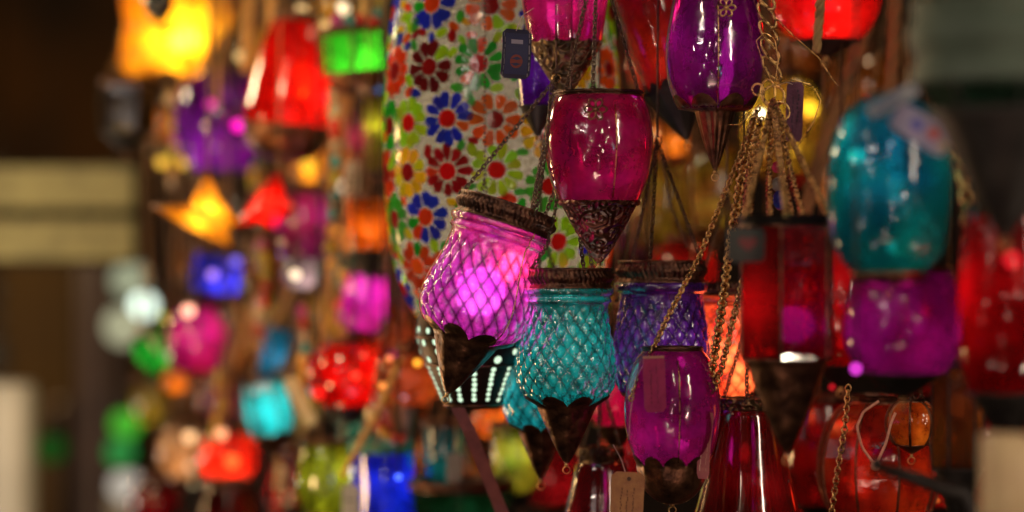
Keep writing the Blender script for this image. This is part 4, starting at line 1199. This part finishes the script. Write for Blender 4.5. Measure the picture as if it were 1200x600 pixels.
# ropes and cords
chain_thing('tan dangling cord end in front of the red bowl lantern', [(964, -60, 2.0), (960, 20, 2.05), (956, 66, 2.05)], principled('pale_tan_cord', (.58, .36, .14), .8), 'rope', 'cord', 'cord', 'ropes and cords in the stall', w=.0042)
chain_thing('thick brown twisted rope slanting down right of the yellow glow', [(1030, -60, 2.3), (1018, 20, 2.3), (990, 100, 2.3), (962, 180, 2.3), (940, 262, 2.3), (930, 330, 2.3)], principled('brown_rope', (.34, .18, .07), .8), 'rope', 'rope', 'rope', 'ropes and cords in the stall', w=.0075)
chain_thing('brown rope hanging straight at the top behind the turquoise dome', [(1052, -60, 2.3), (1046, 60, 2.3), (1040, 160, 2.3)], principled('brown_rope', (.34, .18, .07), .8), 'rope', 'rope', 'rope', 'ropes and cords in the stall', w=.007)
ROPEM = principled('straw_rope', (.80, .50, .16), .7, 0, (.46, .25, .08), 120, .5)
for i, (x0, y0, x1, y1, d, w, lb) in enumerate([
    (300, -60, 288, 90, 2.8, .010, 'straw rope hanging left of the red bell lantern'),
    (322, -60, 318, 60, 2.75, .008, 'straw rope at the top of the red bell lantern'),
    (405, -60, 398, 40, 2.7, .011, 'thick straw rope above the bright green drum'),
    (436, -60, 425, 34, 2.6, .008, 'straw rope right of the bright green drum'),
    (425, 60, 348, 250, 2.95, .012, 'thick straw rope slanting behind the golden amber lantern'),
    (410, 90, 380, 260, 2.85, .010, 'straw rope left of the cream paper tag'),
    (392, 300, 350, 520, 2.8, .007, 'tan cord slanting over the red ball lantern left side'),
    (310, 330, 250, 500, 3.1, .007, 'tan cord right of the magenta globe lantern'),
    (345, 330, 300, 440, 3.0, .006, 'tan cord above the turquoise faceted lantern'),
    (470, 420, 400, 560, 2.45, .005, 'brown cord slanting above the royal blue jar'),
    (440, 300, 400, 400, 2.7, .006, 'tan cord over the fuchsia glass lantern'),
    (262, 300, 300, 420, 3.15, .006, 'tan cord under the cobalt blue lantern'),
    (216, 90, 200, 210, 3.1, .005, 'tan cord left of the purple ribbed lantern'),
    (262, 40, 255, 125, 2.85, .004, 'pale rope over the purple ribbed lantern'),
]):
    chain_thing(lb, [(x0, y0, d), ((x0 + x1) / 2 + random.uniform(-4, 4), (y0 + y1) / 2, d), (x1, y1, d)], ROPEM, 'rope', 'rope', 'rope', 'ropes and cords in the stall', w=w * .72)

# ================================================================== lower right pieces
def bracket():
    root = empty('wall_bracket', P(1130, 640, 1.66))
    tag(root, 'black iron bracket arm reaching left at the lower right', 'bracket')
    m = MB()
    tube(m, [P(1028, 546, 1.68), P(1075, 562, 1.67), P(1130, 580, 1.66), P(1150, 640, 1.66)], [4 * K * 1.75, 8 * K * 1.75, 11 * K * 1.75, 11 * K * 1.75], 8)
    m.build('arm', BLACKMETAL, root)
    m = MB(); ball(m, P(1028, 544, 1.68), 7 * K * 1.76, 10, 6); m.build('knob', BLACKMETAL, root)
bracket()
def cream_box():
    s = K * 1.42
    root = empty('wooden_post', P(1182, 660, 1.42))
    tag(root, 'cream painted wooden post end in the lower right corner', 'post')
    m = MB(); slab(m, P(1184, 590, 1.42), 52 * s, .05, 160 * s, b=.1)
    m.build('post', principled('cream_paint', (.52, .40, .22), .6, 0, (.42, .30, .16), 25, .2), root)
    m = MB(); slab(m, P(1190, 540, 1.405), 14 * s, .006, 26 * s, b=.3)
    m.build('latch', principled('brown_latch', (.12, .07, .03), .5, .3), root)
cream_box()

# ================================================================== setting behind
def plane(name, pts, mat, label=None, cat=None, structure=True):
    m = MB(); m.add(pts, [tuple(range(len(pts)))])
    o = m.build(name, mat, smooth=False)
    if structure:
        o['kind'] = 'structure'
    else:
        tag(o, label, cat)
    return o
BACK = principled('dark_stall_cloth', (.016, .008, .005), .9, 0, (.006, .003, .002), 6, .3)
b_ = MB(); box(b_, P(900, 300, 4.4), 1400 * K * 4.4, .05, 3.2)
o = b_.build('backdrop', BACK, smooth=False); o['kind'] = 'structure'
b_ = MB(); box(b_, (0.6, 3.0, CEIL + .025), 4.6, 4.4, .05)
o = b_.build('ceiling', principled('dark_wood_ceiling', (.05, .03, .02), .8, 0, (.02, .012, .008), 8, .3), smooth=False); o['kind'] = 'structure'
b_ = MB(); box(b_, P(300, 300, 9.5), 5, .1, 4)
o = b_.build('far_wall', principled('brown_plaster', (.085, .032, .004), .9, 0, (.02, .008, .002), 1.6, .2), smooth=False); o['kind'] = 'structure'

def slats():
    d = 3.9; s = K * d
    root = empty('slatted_sign', P(70, 310, d))
    tag(root, 'pair of pale wooden boards on a dark frame at the far left', 'board')
    wood = principled('pale_board', (.40, .36, .17), .7, 0, (.26, .235, .115), 30, .2)
    for y, h in ((220, 48), (281, 46)):
        m = MB(); slab(m, P(62, y, d), 190 * s, .02, h * s, b=.06); m.build('board', wood, root, smooth=False)
    m = MB()
    box(m, P(62, 251, d) + Vector((0, .03, 0)), 186 * s, .02, 118 * s)
    m.build('frame', principled('dark_board_frame', (.03, .02, .01), .8), root, smooth=False)
slats()
def panel():
    d = 8.8; s = K * d
    root = empty('door', P(50, 620, d))
    tag(root, 'dim ochre door panel beyond the stall at the far left', 'door')
    m = MB(); slab(m, P(45, 420, d), 95 * s, .06, 400 * s, b=.02); m.build('door_leaf', principled('ochre_panel', (.13, .070, .017), .8, 0, (.10, .05, .012), 2, .1), root, smooth=False)
    m = MB()
    box(m, P(100, 440, d) + Vector((0, -.04, 0)), 16 * s, .1, 440 * s)
    m.build('door_frame', principled('dark_frame', (.03, .015, .008), .8), root, smooth=False)
panel()
def far_post(label, x, y0, w, d, col, lamp_=None):
    s = K * d
    root = empty('post', P(x, 680, d))
    tag(root, label, 'post', 'posts in the lane beyond the stall')
    m = MB()
    zb = P(x, 680, d).z
    h = (680 - y0) * s
    lathe(m, [(w / 2 * s, 0), (w / 2 * s, h * .97), (w / 2 * s * .9, h * .995), (.001, h)], 28)
    m.build('shaft', principled('post_paint', col, .5, 0, tuple(c * .8 for c in col), 8, .1), root, local=True)
far_post('fat white post at the bottom left corner', 14, 448, 56, 4.3, (.92, .84, .70))
far_post('grey brown post between the door and the street lights', 112, 250, 40, 5.0, (.34, .22, .19))
far_post('dark brown post left of the green lights', 136, 300, 44, 4.9, (.15, .085, .06))
far_post('short pale bollard with rounded top under the green lights', 147, 578, 42, 4.35, (.36, .30, .24))
far_post('thin grey post beside the dim ochre door', 75, 470, 24, 6.6, (.16, .10, .08))

def hang_glow(label, x, y, d, r, col, st, group='small bare bulbs glowing in the background', cat='bulb'):
    s = K * d
    c = P(x, y, d)
    root = empty('bulb_or_glint', c - Vector((0, 0, r * s)))
    tag(root, label, cat, group)
    m = MB(); ball(m, c, r * s, 14, 8); m.build('globe', emit(col, st), root)
    m = MB(); lathe(m, [(r * .5 * s, r * 1.85 * s), (r * .5 * s, r * 2.6 * s), (r * .2 * s, r * 2.8 * s)], 12); m.build('socket', BLACKMETAL, root, local=True)
    m = MB(); tube(m, [c + Vector((0, 0, 1.7 * r * s)), Vector((c.x, c.y, CEIL + .0))], .0012, 5); m.build('cord', BLACKMETAL, root)
B = hang_glow
B('large white lane light with a greenish halo at the left', 168, 358, 4.3, 14, (.82, 1, .84), 2.6)
B('dim pale lane light just above the bright white one', 152, 328, 4.3, 22, (.62, .66, .42), .55)
B('soft pale light below left of the bright white one', 145, 382, 4.3, 24, (.70, .68, .42), .6)
B('upper green lane light at the lower left', 147, 497, 4.3, 17, (.12, .75, .05), .62)
B('lower green lane light beneath its brighter twin', 141, 530, 4.3, 17, (.06, .5, .10), .5)
B('pale cream light over the short bollard', 147, 569, 4.3, 19, (.9, .8, .66), .6)
B('dim green light left of the two green lane lights', 60, 525, 4.3, 18, (.03, .16, .02), .35)
B('salmon pink glint ball over the magenta globe lantern', 221, 364, 2.85, 7, (1, .42, .28), 3.2)  # glowing balls from here on are added for highlights and bokeh discs
B('small olive glow ball left of the salmon pink one', 191, 371, 3.0, 5, (.6, .55, .02), 1.0)
B('violet blue glint ball on the cobalt blue lantern', 249, 322, 2.85, 6, (.45, .22, .9), 1.6)
B('small violet glow ball above the cobalt blue lantern', 276, 306, 2.85, 6, (.24, .16, .95), 1.3)
B('cream glint ball on the pale lilac globe lantern', 346, 322, 2.68, 6, (1, .75, .5), 2.2)
B('peach glow ball over the peach frosted lantern', 222, 512, 3.0, 7, (1, .55, .25), 2.0)
B('peach glint ball over the scarlet lantern', 259, 508, 2.8, 7, (1, .4, .18), 2.0)
B('hot red orange glint ball in front of the scarlet lantern', 272, 540, 2.85, 8, (1, .10, .02), 2.6)
B('magenta glint ball on the right of the purple ribbed lantern', 279, 147, 2.8, 7, (1, .01, .5), 2.2)
B('pink glint ball near the left of the purple ribbed lantern', 247, 122, 2.8, 6, (.8, .02, .35), 1.5)
B('bright amber glow ball left of the straw ropes', 361, 195, 2.75, 9, (1, .50, .03), 1.4)
B('orange glint ball on the amber brown lantern', 489, 425, 2.4, 4, (1, .4, .03), 2.6)
B('orange pink glint ball left of the amber brown lantern', 456, 420, 2.4, 4, (1, .25, .08), 1.6)
B('second orange glint ball low left of the amber brown lantern', 448, 452, 2.4, 4.5, (1, .3, .06), 1.6)
B('red glint ball in front of the red ball lantern', 416, 440, 2.48, 5, (1, .04, .02), 2.2)
B('red glint ball low on the left of the red ball lantern', 373, 460, 2.5, 8, (1, .015, .01), 1.3)
B('blue glint ball in front of the royal blue jar', 467, 559, 2.35, 4, (.06, .12, 1), 3.2)
B('peach glow ball above the red bell lantern', 352, 14, 2.7, 9, (1, .62, .25), 1.3)
B('cream glow ball above the bright green drum', 402, 10, 2.6, 8, (1, .78, .45), 2.0)
B('warm glow ball between the drum and the red bell lantern', 380, 30, 2.7, 6, (1, .6, .2), 1.2)
B('tan glow ball right of the purple ribbed lantern top', 282, 66, 2.8, 7, (.9, .55, .2), 1.2)
B('red glint ball behind the dark red six sided lantern right edge', 983, 356, 2.4, 3.5, (1, .03, .02), 4)
B('red glint ball low between the red lanterns on the right', 902, 413, 2.3, 6, (1, .02, .01), 2.2)
B('small red glint ball below the dark base on the right', 926, 464, 2.3, 4, (1, .03, .015), 2)
B('red glint ball at the right edge beside the deep red lantern', 1186, 304, 1.42, 6, (1, .02, .03), 2.2)
B('magenta glint ball at the left of the near magenta lantern', 1003, 432, 1.58, 4, (1, .06, .85), 3.0)
B('white glow ball left of the gold ring in the yellow glow', 891, 133, 2.35, 5, (1, .85, .5), 7)
B('yellow glow bar left of the golden star', 216, 190, 3.0, 7, (1, .55, .06), 1.3)
B('second yellow glow ball beside the yellow glow bar', 190, 190, 3.0, 7, (1, .55, .06), 1.3)

def chandelier():
    d = 5.0; s = K * d
    root = empty('wall_lamp', P(-2, 440, d))
    tag(root, 'grey glass lamp with stacked globes cut by the left edge', 'lamp')
    for y, r in ((340, 10), (372, 9), (405, 13), (425, 16)):
        m = MB(); ball(m, P(-3, y, d), r * s, 14, 9); m.build('globe', principled('grey_glass_globe', (.22, .2, .17), .2, .2, (.12, .11, .1), 30, .1), root)
    m = MB(); tube(m, [P(-3, 440, d), P(-3, 330, d), Vector((P(-3, 330, d).x, d, CEIL))], 2 * s, 6); m.build('stem', BLACKMETAL, root)
chandelier()

# ================================================================== lights and world
def area(name, loc, target, sx, sy, power, col):
    d = bpy.data.lights.new(name, 'AREA'); d.shape = 'RECTANGLE'; d.size = sx; d.size_y = sy; d.energy = power; d.color = col
    o = bpy.data.objects.new(name, d); C.objects.link(o); o.location = loc
    o.rotation_euler = (Vector(target) - Vector(loc)).to_track_quat('-Z', 'Y').to_euler()
for i in (0, 3):
    area('stall_tube_light', (-0.75 + .02 * i, 0.9 - .02 * i, CZ + .42 + .085 * i), (0.1, 2.1, CZ), .30, .022, 1.0, (1, .84, .74))
area('stall_tube_light', (0.95, 0.9, CZ + .35), (0.2, 2.0, CZ), .06, .5, 4, (1, .78, .6))
area('stall_tube_light', (-0.1, 0.3, CZ - .8), (0.1, 2.1, CZ), .5, .1, 2.0, (1, .6, .45))
for lx, ly, lz, lp in ((-.22, 1.15, .16, .35), (.16, 1.1, .25, .35), (.42, 1.2, .02, .4), (-.40, 1.35, -.10, .3), (.05, 1.0, -.22, .25), (.33, 1.15, .30, .4), (-.10, 1.05, .30, .3), (.25, 1.0, -.05, .25), (-.30, 1.2, .02, .3), (.12, .95, .06, .2), (.5, 1.4, -.2, .5), (-.05, 1.3, -.30, .3), (.38, .9, .16, .3), (-.5, 1.5, .25, .5)):
    lamp((lx, ly, CZ + lz), lp, (1, .78, .58), .008, None, 'added_glint_light')  # unseen small lamps added in front to put glints on the glass
lamp((0.10, 0.7, CZ + .62), 2.5, (1, .8, .6), .03, None, 'added_warm_light')  # unseen warm lamps added to light the lanterns and the ropes
lamp((-0.35, 1.3, CZ + .55), 2.0, (1, .75, .5), .03, None, 'added_warm_light')
lamp((-.62, 2.5, CZ + .12), 3.2, (1, .6, .25), .03, None, 'added_warm_light')
lamp((-.42, 2.35, CZ - .26), 2.6, (1, .6, .25), .03, None, 'added_warm_light')
lamp((-.95, 3.0, CZ - .1), 3.6, (1, .6, .25), .03, None, 'added_warm_light')
lamp((0.5, 2.6, CZ + .6), 3.0, (1, .65, .35), .03, None, 'added_warm_light')
lamp((-0.35, 2.25, CZ + .40), 4.5, (1, .72, .42), .03, None, 'added_warm_light')
lamp((-.85, 3.1, CZ + .4), 12.0, (1, .8, .45), .05, None, 'added_lane_light')  # unseen lamps added to brighten the boards, posts and far wall
lamp((-1.15, 3.7, CZ - .35), 6.0, (1, .85, .65), .05, None, 'added_lane_light')
lamp((-1.9, 6.8, CZ + .2), 60.0, (1, .7, .35), .08, None, 'added_lane_light')

w = bpy.data.worlds.new('World'); sc.world = w; w.use_nodes = True
bg = w.node_tree.nodes['Background']
bg.inputs['Color'].default_value = (.9, .55, .3, 1); bg.inputs['Strength'].default_value = .02

sc.view_settings.view_transform = 'Standard'
sc.view_settings.look = 'None'
sc.view_settings.exposure = 0
sc.render.engine = 'CYCLES'
cy = sc.cycles
cy.use_denoising = True
cy.max_bounces = 10; cy.diffuse_bounces = 2; cy.glossy_bounces = 3; cy.transmission_bounces = 5; cy.transparent_max_bounces = 24
cy.caustics_reflective = False; cy.caustics_refractive = False
cy.sample_clamp_indirect = 4.0
cy.blur_glossy = 0.5
